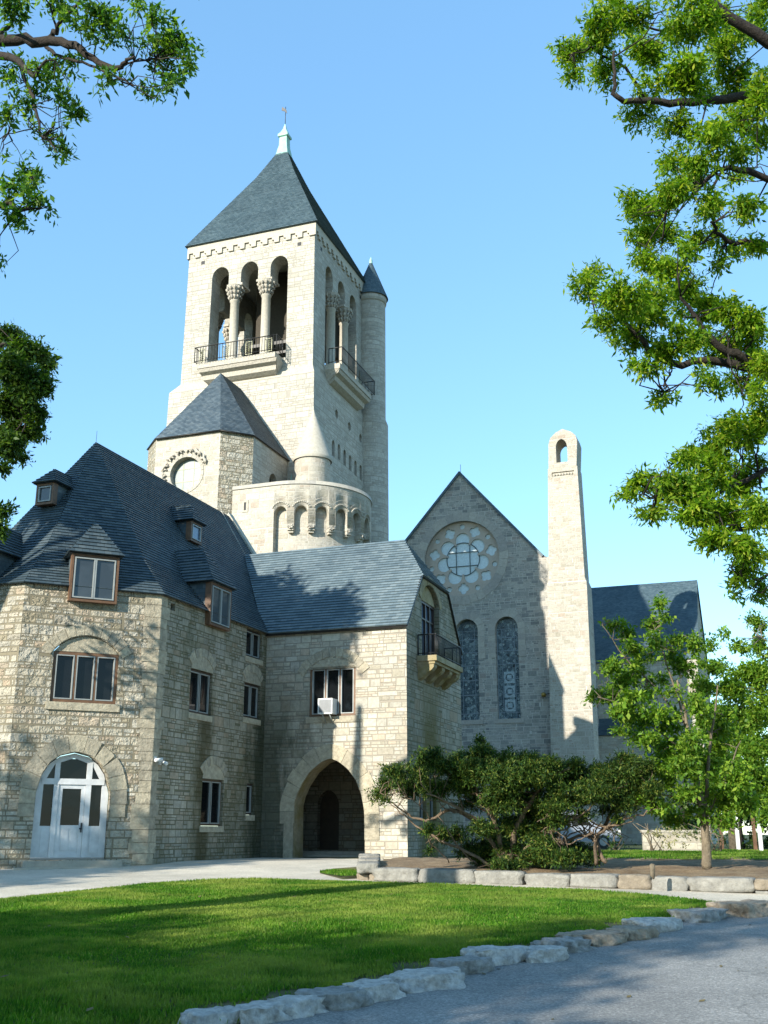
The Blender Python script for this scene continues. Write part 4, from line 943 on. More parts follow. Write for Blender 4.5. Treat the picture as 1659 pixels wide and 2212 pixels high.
drive = [Vector((-14, 40)), Vector((-16, 18)), Vector((-12, 17))]+[Vector((-9, 19.5))]+lb+[on_ground(1720, 1985).xy, Vector((18, 24)), Vector((12, 26)), Vector((3.2, 26.5)), Vector((2.0, 33.5)), Vector((-4.5, 36.9))]
kind(sheet('driveway', drive, .004, m_drive), 'structure')
road = [Vector((-14, -12)), Vector((-5.2, 8.2))]+lf[::-1]+[on_ground(1600, 1962).xy, on_ground(1760, 1950).xy, Vector((20, 21)), Vector((20, -12))]
kind(sheet('road', road, .008, m_road), 'structure')
lawn_poly = lb+lf+[Vector((-4.6, 8.9)), Vector((-7.5, 9.5)), Vector((-10.5, 13.5)), Vector((-10.2, 18.0))]
kind(sheet('lawn', lawn_poly, .03, m_lawn), 'structure')
tri_poly = G2([(690, 1887), (720, 1877), (776, 1873), (778, 1898), (740, 1900)])
kind(sheet('grass_verge', tri_poly, .012, m_lawn), 'structure')
BED = .93
wall_px = [(784, 1880), (779, 1900), (850, 1904), (960, 1907), (1100, 1911), (1250, 1917), (1430, 1923), (1560, 1928), (1720, 1934)]
wl_ = [on_ground(*p) for p in wall_px]
bed_far = [Vector((17, 31, 0)), Vector((9, 32.4, 0)), Vector((2.5, 32.5, 0)), Vector((.4, 31.4, 0))]
M = MB(); bp_ = [Vector((p.x, p.y, 0)) for p in wl_]+bed_far
def bedz(p): return min(BED, gz(p.y)+.22)
def in_bed(x, y):
    c = False; j = len(bp_)-1
    for i in range(len(bp_)):
        a_, b_ = bp_[i], bp_[j]
        if (a_.y > y) != (b_.y > y) and x < (b_.x-a_.x)*(y-a_.y)/(b_.y-a_.y)+a_.x: c = not c
        j = i
    return c
def bz(x, y): p = Vector((x, y, 0)); return bedz(p)+.05*noise.noise(p*.8)+.035*noise.noise(p*2.7)
GS_ = .22
for iy in range(int(16/GS_)):
    for ix in range(int(22/GS_)):
        x, y = -2+ix*GS_, 20+iy*GS_
        if in_bed(x+GS_/2, y+GS_/2-.25) and in_bed(x+GS_/2, y+GS_/2):
            M.poly([Vector((a_, b_, bz(a_, b_))) for a_, b_ in ((x, y), (x+GS_, y), (x+GS_, y+GS_), (x, y+GS_))], smooth=True)
kind(M.build('mulch_bed', m_mulch), 'structure')
kind(sheet('back_lawn', [(5.2, 30.5), (6.5, 30.2), (9.5, 29.6), (14, 28.6), (22, 28), (30, 34), (26, 44), (12, 46), (6, 44)], BED-.85+.007, m_lawn, .85), 'structure')

# ---------------------------------------------------------------- boulders along the lawn
m_b1 = plain_stone('pale_boulder', (.50, .485, .45), 1.0, .4, 11); m_b2 = plain_stone('tan_boulder', (.34, .28, .21), 1.0, .4, 11); m_b3 = plain_stone('grey_boulder', (.30, .30, .28), 1.0, .4, 11)
def boulder(c, wx, wy, h, yaw, mat, seed, sub=4):
    bm = bmesh.new(); bmesh.ops.create_icosphere(bm, subdivisions=sub+(sub > 2), radius=1)
    for v in bm.verts:
        p = v.co.copy(); sq = max(abs(p.x), abs(p.y), abs(p.z)); p = p.lerp(p/sq, .5)
        d = 1+.30*noise.noise(p*1.1+Vector((seed*3.7, 0, 0)))+.17*noise.noise(p*2.7+Vector((0, seed, 0)))+.07*noise.noise(p*7+Vector((seed, 0, 5)))-.06*abs(noise.noise(p*3.4+Vector((seed, 3, 5))))+.03*noise.noise(p*16)
        p *= d; p.z = min(p.z, .78+.1*noise.noise(p*2+Vector((seed, 9, 0)))); v.co = Vector((p.x*wx/2, p.y*wy/2, p.z*h*.95+h*.02))
    me = bpy.data.meshes.new('boulder'); bm.to_mesh(me); bm.free()
    for f in me.polygons: f.use_smooth = True
    me.materials.append(mat); o = link('boulder', me); o.location = c; o.rotation_euler = (0, 0, yaw); return o
BL = [(385, 500, 2192, 2236, 1, 'low pale boulder cut by the bottom edge of the frame'),
 (488, 605, 2178, 2222, 1, 'pale rounded boulder, second from the frame bottom in the lawn edge'),
 (583, 695, 2155, 2204, 1, 'humped pale grey boulder at the dark lower lawn corner'),
 (640, 790, 2136, 2188, 3, 'long flat grey slab of stone behind the humped boulder by the dark lawn'),
 (742, 866, 2124, 2170, 1, 'low whitish boulder between the long slab and the largest stretch of stone'),
 (832, 1005, 2092, 2146, 1, 'broad whitish boulder with an uneven top, in the middle of the row'),
 (940, 1062, 2070, 2112, 3, 'flat pale slab just in front of the highest white boulder'),
 (998, 1130, 2036, 2090, 1, 'high rounded white boulder, tallest in the row beside the road'),
 (1128, 1228, 2042, 2084, 1, 'round pale boulder just right of the tallest white one'),
 (1168, 1290, 2024, 2064, 3, 'long low bluish grey boulder at the edge of the sunlit road'),
 (1222, 1362, 2008, 2048, 2, 'flat tan slab at the sunlit edge of the road'),
 (1318, 1424, 2002, 2036, 2, 'sunlit cream boulder with a sharp lower edge'),
 (1362, 1485, 1978, 2018, 1, 'pale flat boulder beside the dry grass tip of the lawn'),
 (1462, 1582, 1958, 1996, 3, 'large grey boulder near the right tip of the lawn'),
 (1556, 1700, 1940, 1986, 2, 'big tan boulder at the right edge of the frame by the driveway')]
for i, (x0, x1, y0, y1, k, lab) in enumerate(BL):
    c = on_ground((x0+x1)/2, y1-5); k2 = (c.y*CT)/FPX; wd = (x1-x0)*k2*1.08
    ed = (on_ground(x1, y1-25)-on_ground(x0, y1+8)); yaw = math.atan2(ed.y, ed.x)*.8
    hgt = max(.22, (y1-y0)*k2*.92)
    c += Vector((0, wd*.3, -.03))
    o = boulder(c, wd*1.08, wd*.72, hgt, yaw, (None, m_b1, m_b2, m_b3)[k], i+1); tag(o, lab, 'boulder', 'boulders edging the lawn along the road')
# ---------------------------------------------------------------- dry stone retaining wall
rw = thing('retaining_wall', 'low dry stone wall of long granite blocks holding the planting bed', 'stone wall', tuple(wl_[3]))
def along(d):
    for a_, b_ in zip(wl_[:-1], wl_[1:]):
        L = (b_-a_).length
        if d <= L: return a_.lerp(b_, d/L), (b_-a_).normalized()
        d -= L
    return wl_[-1], (wl_[-1]-wl_[-2]).normalized()
m_w1 = plain_stone('wall_granite', (.21, .205, .185), 1.0, .3, 6); m_w2 = plain_stone('wall_granite_tan', (.2, .17, .13), 1.0, .3, 6)
def block(c, t, Lx, Ly, h, mat, seed):
    bm = bmesh.new(); bmesh.ops.create_cube(bm, size=1); bmesh.ops.subdivide_edges(bm, edges=bm.edges, cuts=7, use_grid_fill=True)
    for v in bm.verts:
        p = v.co*2; q = Vector((p.x, p.y, p.z)); r = (abs(p.x)**12+abs(p.y)**9+abs(p.z)**9)**(1/10); q = p/r if r > .01 else p
        q *= 1+.08*noise.noise(p*.9+Vector((seed*2.3, 0, 0)))+.09*noise.noise(Vector((p.x*Lx, p.y*Ly, p.z*h))*5+Vector((0, seed, 0)))
        v.co = Vector((q.x*Lx/2, q.y*Ly/2, q.z*h/2))
    me = bpy.data.meshes.new('stone_block'); bm.to_mesh(me); bm.free(); me.materials.append(mat)
    for f in me.polygons: f.use_smooth = True
    o = link('stone_block', me, rw); o.location = c; o.rotation_euler = (0, 0, math.atan2(t.y, t.x)); return o
tot = sum((b-a).length for a, b in zip(wl_[:-1], wl_[1:])); d = 0; sd = 40
while d < tot-.2:
    Lx = random.uniform(.5, 1.35) if d > .5 else random.uniform(.4, .55)
    p, t = along(d+Lx/2); top_ = bedz(p)+.045+.02*random.random()+.16*max(0, 1-d/3.2); base = gz(p.y)-.03; n_ = Vector((-t.y, t.x, 0))
    H = top_-base; sd += 1
    hc = min(.22, H) if H > .31 else H
    block(Vector((p.x, p.y, top_-hc/2+random.uniform(-.02, .02)))+n_*.16, t, Lx-.015, .5, hc*random.uniform(.85, 1.05), random.choice((m_w1, m_w1, m_w1, m_w2)), sd)
    if H-hc > .06:
        u = 0
        while u < Lx:
            l2 = random.uniform(.16, .34); p2, t2 = along(d+u+l2/2); sd += 1
            block(Vector((p2.x, p2.y, base+(H-hc)/2))+n_*.1, t2, l2-.012, .38, H-hc, random.choice((m_w1, m_w2)), sd); u += l2
    d += Lx
stub = boulder(on_level(1409, 1880, BED), .11, .08, .16, .3, m_b2, 77, 2); stub.name = 'stone_stub'; stub.data.materials[0] = m_bark2; tag(stub, 'small upright grey stone stub standing in the mulch bed', 'stone')

# ================================================================ FOLIAGE
class Leaves:
    def __init__(s): s.V = []; s.n = 0
    def add(s, c, d, side, ln, wd):
        """kite leaves: c base points, d unit directions, side unit side vectors"""
        up = np.cross(d, side); ln = ln[:, None]; wd = wd[:, None]
        v = np.stack([c, c+d*ln*.45+side*wd*.5+up*ln*.06, c+d*ln, c+d*ln*.45-side*wd*.5+up*ln*.06], 1)
        s.V.append(v.reshape(-1, 3)); s.n += len(c)
    def build(s, name, mat, parent=None, label=None):
        V = np.concatenate(s.V).astype(np.float32); n = len(V)//4
        me = bpy.data.meshes.new(name); me.vertices.add(len(V)); me.vertices.foreach_set('co', V.ravel())
        me.loops.add(n*4); me.loops.foreach_set('vertex_index', np.arange(n*4, dtype=np.int32))
        me.polygons.add(n); me.polygons.foreach_set('loop_start', np.arange(0, n*4, 4, dtype=np.int32)); 
        me.update(calc_edges=True); me.materials.append(mat); return link(name, me, parent, label)
def unit(v): return v/np.maximum(np.linalg.norm(v, axis=1, keepdims=True), 1e-6)
def sprays(Lv, C, Rad, n, ll, lw, per=9, droop=.35, spread=.13, flat=1.0):
    """n twigs in ellipsoid (C, Rad), each a rosette of `per` leaves"""
    if n < 1: return
    u = unit(RNG.normal(size=(n, 3))); r = RNG.random((n, 1))**(1/2.2)
    T = np.array(C)+u*r*np.array(Rad)
    td = unit(u*np.array([1, 1, .6])+RNG.normal(size=(n, 3))*.5-np.array([0, 0, droop]))
    T = np.repeat(T, per, 0); td = np.repeat(td, per, 0); N_ = len(T)
    k = RNG.random((N_, 1)); c = T+td*(k-.5)*spread*2.2+RNG.normal(size=(N_, 3))*spread*.35
    d = unit(td*.7+RNG.normal(size=(N_, 3))*.75-np.array([0, 0, droop*.6])); d[:, 2] *= flat; d = unit(d)
    s = unit(np.cross(d, RNG.normal(size=(N_, 3))*.6+np.array([0, 0, 1.])))
    sz = RNG.choice([.6, .85, 1.0, 1.3], N_)*np.repeat(RNG.uniform(.75, 1.25, N_//per), per); Lv.add(c, d, s, ll*sz, lw*sz*RNG.uniform(.7, 1.2, N_))
def blob3(b, D, dz=0):
    cx_, cy_, rx, ry = b; p = at(cx_, cy_, D); k = (p.y*CT+(p.z-EYE)*ST)/FPX
    return p, rx*k, ry*k, k
def paint(Lv, blobs, D0, Dv, ll, lw, dens, per=9, droop=.35, spread=.13, twigM=None, limbs=None, twr=.012):
    limbs = limbs and limbs[::2]
    for b in blobs:
        q = (b[4] if len(b) > 4 else 1.0)
        D = D0+RNG.uniform(-Dv, Dv); p, rx, ry, k = blob3(b[:4], D); rd = (rx+ry)*.55
        area = b[2]*b[3]*3.14
        n = int(area*dens*q/per*(k/.01)**0)
        m = 9 if n > 60 else 4                            # break each mass into uneven lobes with gaps
        for j in range(m):
            o = unit(RNG.normal(size=(1, 3)))[0]*RNG.random()**.45*.78
            f = RNG.uniform(.26, .56)
            sprays(Lv, (p.x+o[0]*rx, p.y+o[1]*rd, p.z+o[2]*ry), (rx*f*1.25, rd*f, ry*f*.85), max(1, n//m), ll, lw, per, droop, spread)
            if twigM is not None and limbs and j < 3:
                t = Vector((p.x+o[0]*rx, p.y+o[1]*rd, p.z+o[2]*ry)); best = min(limbs, key=lambda L: (L-t).length)
                if (best-t).length < 1.5:
                    L_ = (best-t).length; m1 = best.lerp(t, .35)+Vector(RNG.normal(size=3)*.14*L_); m2 = best.lerp(t, .7)+Vector(RNG.normal(size=3)*.12*L_)+UP*.05; twigM.tube([best, m1, m2, t], [twr*1.6, twr*1.2, twr*.9, twr*.4], 4)
def limb(M, pxs, D0, D1, r0, r1, limbs=None, wig=.05):
    n = len(pxs); P = [at(x, y, D0+(D1-D0)*i/(n-1)) for i, (x, y) in enumerate(pxs)]; Q = []
    for i in range(n-1):
        for k in range(4):
            t = k/4; a_, b_ = P[i], P[i+1]; pm = P[max(i-1, 0)]; pn = P[min(i+2, n-1)]
            q = .5*((2*a_)+(b_-pm)*t+(2*pm-5*a_+4*b_-pn)*t*t+(3*a_-pm-3*b_+pn)*t**3); Q.append(q+Vector(RNG.normal(size=3))*wig*.5)
    Q.append(P[-1]); m = len(Q); M.tube(Q, [r0+(r1-r0)*i/(m-1) for i in range(m)], 8)
    if limbs is not None: limbs += Q
    return Q
OAK = [(0, (.04, .11, .01)), (.4, (.125, .24, .012)), (.8, (.225, .33, .02)), (1, (.36, .38, .05))]
m_oak = leafmat('oak_leaves', OAK, .5); m_oakd = leafmat('dark_oak_leaves', [(0, (.02, .05, .012)), (.6, (.045, .095, .016)), (1, (.1, .16, .02))], .4)
m_oakl = leafmat('left_oak_leaves', [(0, (.025, .075, .02)), (.5, (.06, .15, .025)), (1, (.19, .29, .03))], .5)
m_dog = leafmat('bright_leaves', [(0, (.045, .115, .012)), (.5, (.12, .235, .02)), (1, (.23, .32, .04))], .4)
m_yew = leafmat('yew_needles', [(0, (.010, .030, .007)), (.4, (.025, .062, .010)), (.75, (.062, .115, .015)), (1, (.17, .18, .035))], .2, .6)
m_hedge = leafmat('hedge_leaves', [(0, (.015, .04, .01)), (.6, (.03, .07, .015)), (1, (.07, .11, .02))], .25)
m_grass = leafmat('grass_blades', [(0, (.032, .11, .008)), (.5, (.066, .18, .012)), (.9, (.12, .24, .02)), (1, (.25, .27, .09))], .45, .6, (.24, .29, .06))

# ---- right oak: trunk outside the frame, limbs reaching in
tr_ = thing('oak_tree', 'large sunlit oak whose leafy limbs reach in over the right side of the sky', 'tree', (11.6, 20.5, gz(20.5)))
M = MB(); LB = []
TX = 2000; D0 = 20
trunk = [Vector((11.6, 20.5, gz(20.5)-.1)), Vector((11.5, 20.4, 4)), Vector((11.3, 20.3, 8)), Vector((11.0, 20.2, 12)), Vector((10.6, 20.0, 16)), Vector((10.4, 19.8, 20))]
M.tube(trunk, [.62, .5, .44, .36, .26, .14], 12)
for pxs, r0, r1 in (([(TX, 260), (1760, 150), (1659, 88), (1560, 22), (1500, -20)], .24, .10), ([(TX, 330), (1780, 200), (1659, 197), (1600, 210), (1500, 217), (1400, 219), (1340, 215), (1325, 175), (1326, 110)], .2, .03),
    ([(1900, 460), (1720, 400), (1659, 386), (1580, 364), (1540, 376), (1490, 420), (1440, 452)], .13, .03), ([(1950, 640), (1760, 560), (1659, 528), (1585, 524), (1548, 500), (1535, 480)], .13, .03),
    ([(TX, 960), (1780, 880), (1659, 810), (1600, 770), (1550, 745), (1500, 690), (1470, 640)], .22, .03), ([(1659, 808), (1560, 782), (1446, 784), (1390, 740), (1330, 670), (1270, 640)], .14, .02),
    ([(1950, 1130), (1760, 1100), (1659, 1123), (1593, 1145), (1541, 1135), (1524, 1108)], .12, .03), ([(1659, 1010), (1560, 1060), (1487, 1086), (1438, 1079), (1380, 1068)], .07, .015),
    ([(1900, 1240), (1760, 1200), (1660, 1240), (1610, 1260)], .07, .015), ([(1400, 217), (1350, 150), (1290, 110), (1230, 120)], .06, .012), ([(1560, 25), (1470, 60), (1400, 60), (1350, 30)], .06, .012), ([(1446, 784), (1442, 820), (1430, 850)], .02, .008)):
    limb(M, pxs, D0, D0-1.5, r0*.72, r1*.8, LB)
RB = [(1300, 50, 58, 50), (1232, 108, 46, 42), (1240, 158, 22, 22), (1355, 25, 60, 40), (1400, 95, 66, 55), (1310, 150, 40, 45, .8), (1480, 35, 80, 50), (1560, 80, 70, 70), (1635, 35, 40, 60), (1460, 165, 90, 48), (1565, 180, 80, 50), (1640, 190, 30, 70), (1385, 245, 50, 28), (1460, 270, 46, 34), (1530, 285, 55, 40), (1605, 255, 55, 45), (1645, 300, 25, 40),
 (1445, 345, 32, 30), (1480, 380, 55, 40), (1360, 440, 22, 42), (1405, 440, 45, 42), (1460, 420, 50, 40), (1510, 350, 45, 25), (1590, 330, 45, 22, .8), (1610, 385, 40, 20, .7), (1385, 515, 40, 36), (1430, 500, 46, 40), (1395, 560, 40, 30), (1535, 435, 40, 38), (1525, 505, 38, 30), (1615, 445, 40, 32), (1640, 530, 25, 28), (1595, 530, 40, 22), (1550, 565, 26, 22), (1480, 535, 22, 34),
 (1275, 610, 38, 52), (1340, 645, 60, 50), (1400, 655, 70, 62), (1440, 590, 46, 40), (1470, 640, 55, 50), (1525, 660, 55, 36), (1575, 675, 50, 32), (1625, 690, 40, 36), (1310, 695, 40, 26), (1365, 735, 48, 40), (1425, 755, 40, 38), (1480, 735, 50, 36), (1545, 740, 60, 40), (1610, 740, 50, 50), (1645, 775, 25, 55), (1385, 790, 35, 20), (1436, 862, 26, 13), (1415, 855, 10, 18), (1535, 815, 26, 28), (1600, 825, 36, 28), (1640, 840, 20, 20),
 (1372, 1042, 36, 30), (1350, 1068, 24, 14), (1395, 1105, 26, 20), (1425, 1048, 46, 36), (1480, 1060, 55, 42), (1425, 1100, 26, 22), (1478, 988, 30, 28), (1530, 965, 50, 50), (1600, 930, 56, 56), (1575, 900, 24, 24, .7), (1640, 890, 30, 60), (1530, 1025, 66, 48), (1600, 1025, 60, 56), (1500, 1105, 50, 36), (1565, 1110, 70, 46), (1640, 1100, 30, 60), (1545, 1165, 44, 34), (1610, 1180, 46, 44), (1600, 1235, 34, 34), (1640, 1275, 26, 40, .8), (1583, 1285, 12, 9)]
# the crown beyond the frame, which completes the tree and its shade
OUT = [(x, y, 130, 110, .35) for x, y in ((1780, 60), (1790, 260), (1780, 450), (1800, 640), (1780, 820), (1770, 1000), (1960, 150), (1980, 400), (1980, 700), (1930, 950), (1780, -120), (1560, -120), (2150, 300), (2150, 600))]
Lv = Leaves(); paint(Lv, RB, D0-.7, 1.6, .12, .042, .215, 9, .45, .13, M, LB); paint(Lv, OUT, D0+.5, 3, .2, .1, .05, 9, .4, .2)
M.build('trunk', m_bark, tr_); Lv.build('crown', m_oak, tr_)

# ---- left oak overhanging from outside the frame
tl_ = thing('oak_tree', 'oak branch in silhouette hanging in from the top left corner', 'tree', (-9.5, 11, gz(11)))
M = MB(); LB = []; D0 = 14
M.tube([Vector((-9.5, 11, 0)), Vector((-9.4, 11.2, 4)), Vector((-9.0, 11.8, 8)), Vector((-8.6, 12.4, 12)), Vector((-8.0, 13, 15))], [.5, .42, .34, .24, .12], 12)
for pxs, r0, r1 in (([(-500, 260), (-250, 120), (0, 86), (90, 90), (150, 95), (200, 126), (255, 148), (275, 128), (290, 122)], .17, .018), ([(90, 90), (118, 70), (128, 48), (160, 20), (190, -20)], .07, .02), ([(-500, 260), (-200, 130), (0, 118), (45, 140), (75, 165), (100, 130)], .14, .02),
    ([(45, 145), (62, 185), (75, 240), (88, 290), (110, 306), (125, 330)], .05, .01), ([(-400, 480), (-150, 440), (0, 440), (20, 438), (40, 455), (70, 450)], .1, .015), ([(95, 95), (130, 125), (180, 135), (240, 160), (290, 185)], .05, .01), ([(0, 75), (20, 50), (40, 20)], .06, .02), ([(255, 148), (300, 130), (350, 125), (400, 125)], .025, .008), ([(118, 70), (112, 30), (95, -10)], .03, .012), ([(40, 455), (60, 420), (70, 380)], .02, .008), ([(88, 275), (40, 285), (0, 300)], .016, .008)):
    limb(M, pxs, D0+.5, D0-.8, r0*.68, r1*.8, LB, .03)
LBL = [(30, 15, 60, 30), (120, 12, 55, 22), (205, 22, 48, 36), (215, 70, 40, 34, .8), (160, 55, 36, 30, .5), (255, 62, 36, 30, .7), (300, 10, 40, 16, .7), (330, 35, 26, 24), (362, 55, 28, 26), (388, 88, 38, 28), (412, 128, 22, 34), (360, 108, 44, 32), (310, 95, 34, 26, .6), (342, 150, 38, 20, .6), (365, 178, 24, 22), (385, 165, 18, 18), (235, 168, 24, 16), (215, 185, 14, 12), (275, 170, 26, 12, .6), (310, 190, 26, 16), (345, 203, 14, 10), (175, 150, 44, 24, .6), (120, 135, 50, 24, .6), (40, 120, 46, 16, .5), (25, 165, 34, 26, .6), (95, 165, 36, 26, .6), (145, 192, 32, 22, .7), (162, 232, 22, 34), (130, 225, 22, 20, .6), (85, 210, 28, 24, .7), (40, 215, 34, 24, .7), (15, 245, 24, 24), (70, 262, 28, 14, .4), (112, 300, 26, 14), (132, 318, 20, 22), (118, 340, 16, 16, .7), (72, 285, 18, 12, .5), (145, 265, 10, 10), (60, 150, 40, 20, .4),
 (48, 365, 14, 36), (78, 375, 16, 22), (62, 400, 28, 22, .7), (20, 405, 26, 22), (85, 430, 26, 26), (40, 462, 32, 18), (108, 458, 12, 8), (15, 430, 18, 14), (48, 492, 14, 9), (0, 325, 10, 16), (0, 565, 9, 24)]
Lv = Leaves(); paint(Lv, LBL, D0-.3, .7, .105, .04, .095, 8, .3, .1, M, LB, .007)
paint(Lv, [(x, y, 150, 120, .3) for x, y in ((-180, 60), (-180, 300), (-400, 120), (-400, 350), (-150, -150), (100, -150), (350, -150), (-600, 200))], D0, 2, .18, .09, .05, 9, .4, .2)
M.build('trunk', m_bark, tl_); Lv.build('crown', m_oakl, tl_)
# ---- darker tree at the left edge in front of the house roof
tm_ = thing('oak_tree', 'dense dark tree crown at the left edge in front of the house roof', 'tree', (-11.6, 21, gz(21)))
M = MB(); LB = []
M.tube([Vector((-12.4, 22, gz(22)-.1)), Vector((-12.3, 22, 5)), Vector((-12, 22, 9)), Vector((-11.8, 22, 13))], [.4, .32, .24, .1], 10)
for pxs in ([(-260, 900), (-80, 840), (20, 800), (80, 770)], [(-260, 1000), (-80, 950), (10, 920), (60, 900)], [(-260, 860), (-60, 780), (20, 740)]): limb(M, pxs, 22, 21.5, .12, .02, LB)
MBL = [(15, 728, 36, 30), (58, 752, 44, 34), (98, 785, 24, 26), (35, 800, 56, 50), (70, 840, 38, 50), (20, 870, 46, 50), (82, 895, 22, 26), (50, 930, 36, 30), (72, 935, 20, 20), (18, 965, 36, 30), (40, 985, 18, 14), (8, 1010, 14, 14), (5, 1110, 14, 24), (0, 1140, 12, 20)]
Lv = Leaves(); paint(Lv, MBL, 21.6, 1.0, .11, .05, .46, 9, .3, .14, M, LB)
paint(Lv, [(-120, 950, 110, 110, .35), (-300, 1000, 120, 120, .3), (-90, 1100, 60, 60, .4)], 22, 1.5, .2, .1, .05, 9, .3, .2)
M.build('trunk', m_bark, tm_); Lv.build('crown', m_oakd, tm_)
# ---- young tree with layered leaves at right
dg = on_level(1525, 1869, BED); dg_ = thing('young_tree', 'slender young tree with layered bright leaves standing at the edge of the mulch bed', 'tree', tuple(dg))
M = MB(); LB = []; Dd = dg.y
for pxs, r0, r1 in (([(1527, 1874), (1525, 1820), (1521, 1775), (1515, 1740), (1507, 1690), (1494, 1620), (1478, 1540), (1462, 1470)], .115, .02), ([(1518, 1775), (1524, 1720), (1530, 1650), (1540, 1560), (1550, 1480)], .06, .015), ([(1508, 1740), (1500, 1680), (1480, 1560), (1430, 1400), (1425, 1320)], .04, .01),
    ([(1470, 1620), (1400, 1560), (1340, 1520), (1290, 1505)], .025, .008), ([(1480, 1560), (1400, 1470), (1350, 1420), (1300, 1350)], .025, .008), ([(1518, 1775), (1560, 1690), (1600, 1600)], .04, .01), ([(1508, 1740), (1450, 1720), (1390, 1715)], .02, .008)):
    limb(M, pxs, Dd, Dd-.3, r0, r1, LB, .02)
DB = [(1425, 1310, 14, 22), (1415, 1350, 18, 16), (1395, 1345, 14, 10), (1440, 1340, 12, 12), (1420, 1385, 26, 22), (1320, 1350, 30, 12), (1350, 1365, 24, 18), (1365, 1395, 20, 22), (1470, 1380, 26, 14), (1370, 1440, 16, 10), (1395, 1420, 22, 18), (1450, 1415, 34, 18), (1505, 1390, 22, 20), (1320, 1440, 26, 22), (1345, 1470, 30, 22), (1375, 1450, 24, 18), (1420, 1465, 34, 18, .7), (1480, 1440, 30, 22), (1290, 1505, 24, 14), (1325, 1500, 34, 22), (1360, 1520, 36, 28), (1340, 1545, 30, 18), (1390, 1500, 26, 16, .7), (1450, 1500, 34, 16, .6), (1420, 1540, 44, 20, .7), (1380, 1560, 24, 18), (1450, 1560, 36, 24), (1345, 1580, 24, 12), (1400, 1595, 34, 18), (1450, 1610, 44, 30), (1500, 1600, 36, 36), (1370, 1598, 20, 10), (1430, 1650, 36, 30), (1480, 1660, 46, 34), (1530, 1650, 36, 36), (1560, 1560, 32, 40, .8), (1510, 1520, 30, 30, .7), (1440, 1690, 30, 20), (1490, 1710, 36, 22), (1550, 1720, 44, 36), (1590, 1680, 34, 40), (1420, 1740, 36, 18), (1455, 1765, 40, 22), (1400, 1725, 22, 12), (1570, 1770, 40, 18), (1610, 1740, 32, 30), (1500, 1755, 24, 14, .7), (1540, 1600, 30, 34)]
Lv = Leaves(); paint(Lv, DB, Dd-.1, .8, .11, .055, .26, 8, .25, .13, M, LB, .006); M.build('trunk', m_bark2, dg_); Lv.build('crown', m_dog, dg_)
# ---- bright tree behind it at the right edge
bt = Vector((12.6, 36, .85)); bt_ = thing('broadleaf_tree', 'tall bright green tree behind the young tree at the right edge', 'tree', tuple(bt))
M = MB(); LB = []
M.tube([bt-UP*.1, bt+Vector((-.1, 0, 2)), bt+Vector((.1, .1, 4)), bt+Vector((0, 0, 5.2))], [.13, .1, .06, .02], 8); LB += [bt+UP*z for z in (3, 4, 5, 6, 7, 8)]
BB = [(1635, 1345, 22, 24), (1600, 1400, 24, 14), (1560, 1372, 14, 8), (1535, 1390, 16, 14), (1645, 1400, 20, 30), (1600, 1445, 50, 24), (1545, 1440, 34, 24), (1520, 1480, 26, 30), (1640, 1460, 30, 40), (1580, 1490, 46, 34), (1530, 1545, 30, 30), (1600, 1550, 50, 40), (1645, 1540, 24, 50), (1560, 1600, 34, 34), (1620, 1620, 46, 44), (1575, 1660, 30, 30, .8), (1640, 1680, 28, 44), (1600, 1710, 34, 30, .7), (1645, 1750, 22, 30), (1540, 1680, 24, 24, .6)]
Lv = Leaves(); paint(Lv, BB, 36, 1.2, .13, .07, .42, 8, .25, .16, M, LB); paint(Lv, [(1740, 1420, 80, 90, .4), (1750, 1600, 90, 100, .4), (1730, 1750, 80, 60, .4)], 36.5, 1.5, .2, .12, .05)
M.build('trunk', m_bark2, bt_); Lv.build('crown', m_dog, bt_)
b2 = Vector((15.4, 50, .85)); b2_ = thing('broadleaf_tree', 'distant green tree filling the gap between the far wing and the bright tree', 'tree', tuple(b2))
M = MB(); M.tube([b2-UP*.1, b2+UP*3, b2+UP*5.5], [.25, .18, .05], 8); Lv = Leaves()
paint(Lv, [(1560, 1560, 40, 40), (1610, 1500, 50, 50, .8), (1650, 1440, 40, 50, .6), (1560, 1640, 50, 50), (1620, 1600, 50, 60), (1650, 1690, 50, 60), (1580, 1720, 60, 50), (1530, 1700, 40, 40), (1700, 1560, 60, 80, .5)], 50, 2, .22, .12, .16, 8, .25, .2)
M.build('trunk', m_bark2, b2_); Lv.build('crown', m_dog, b2_)
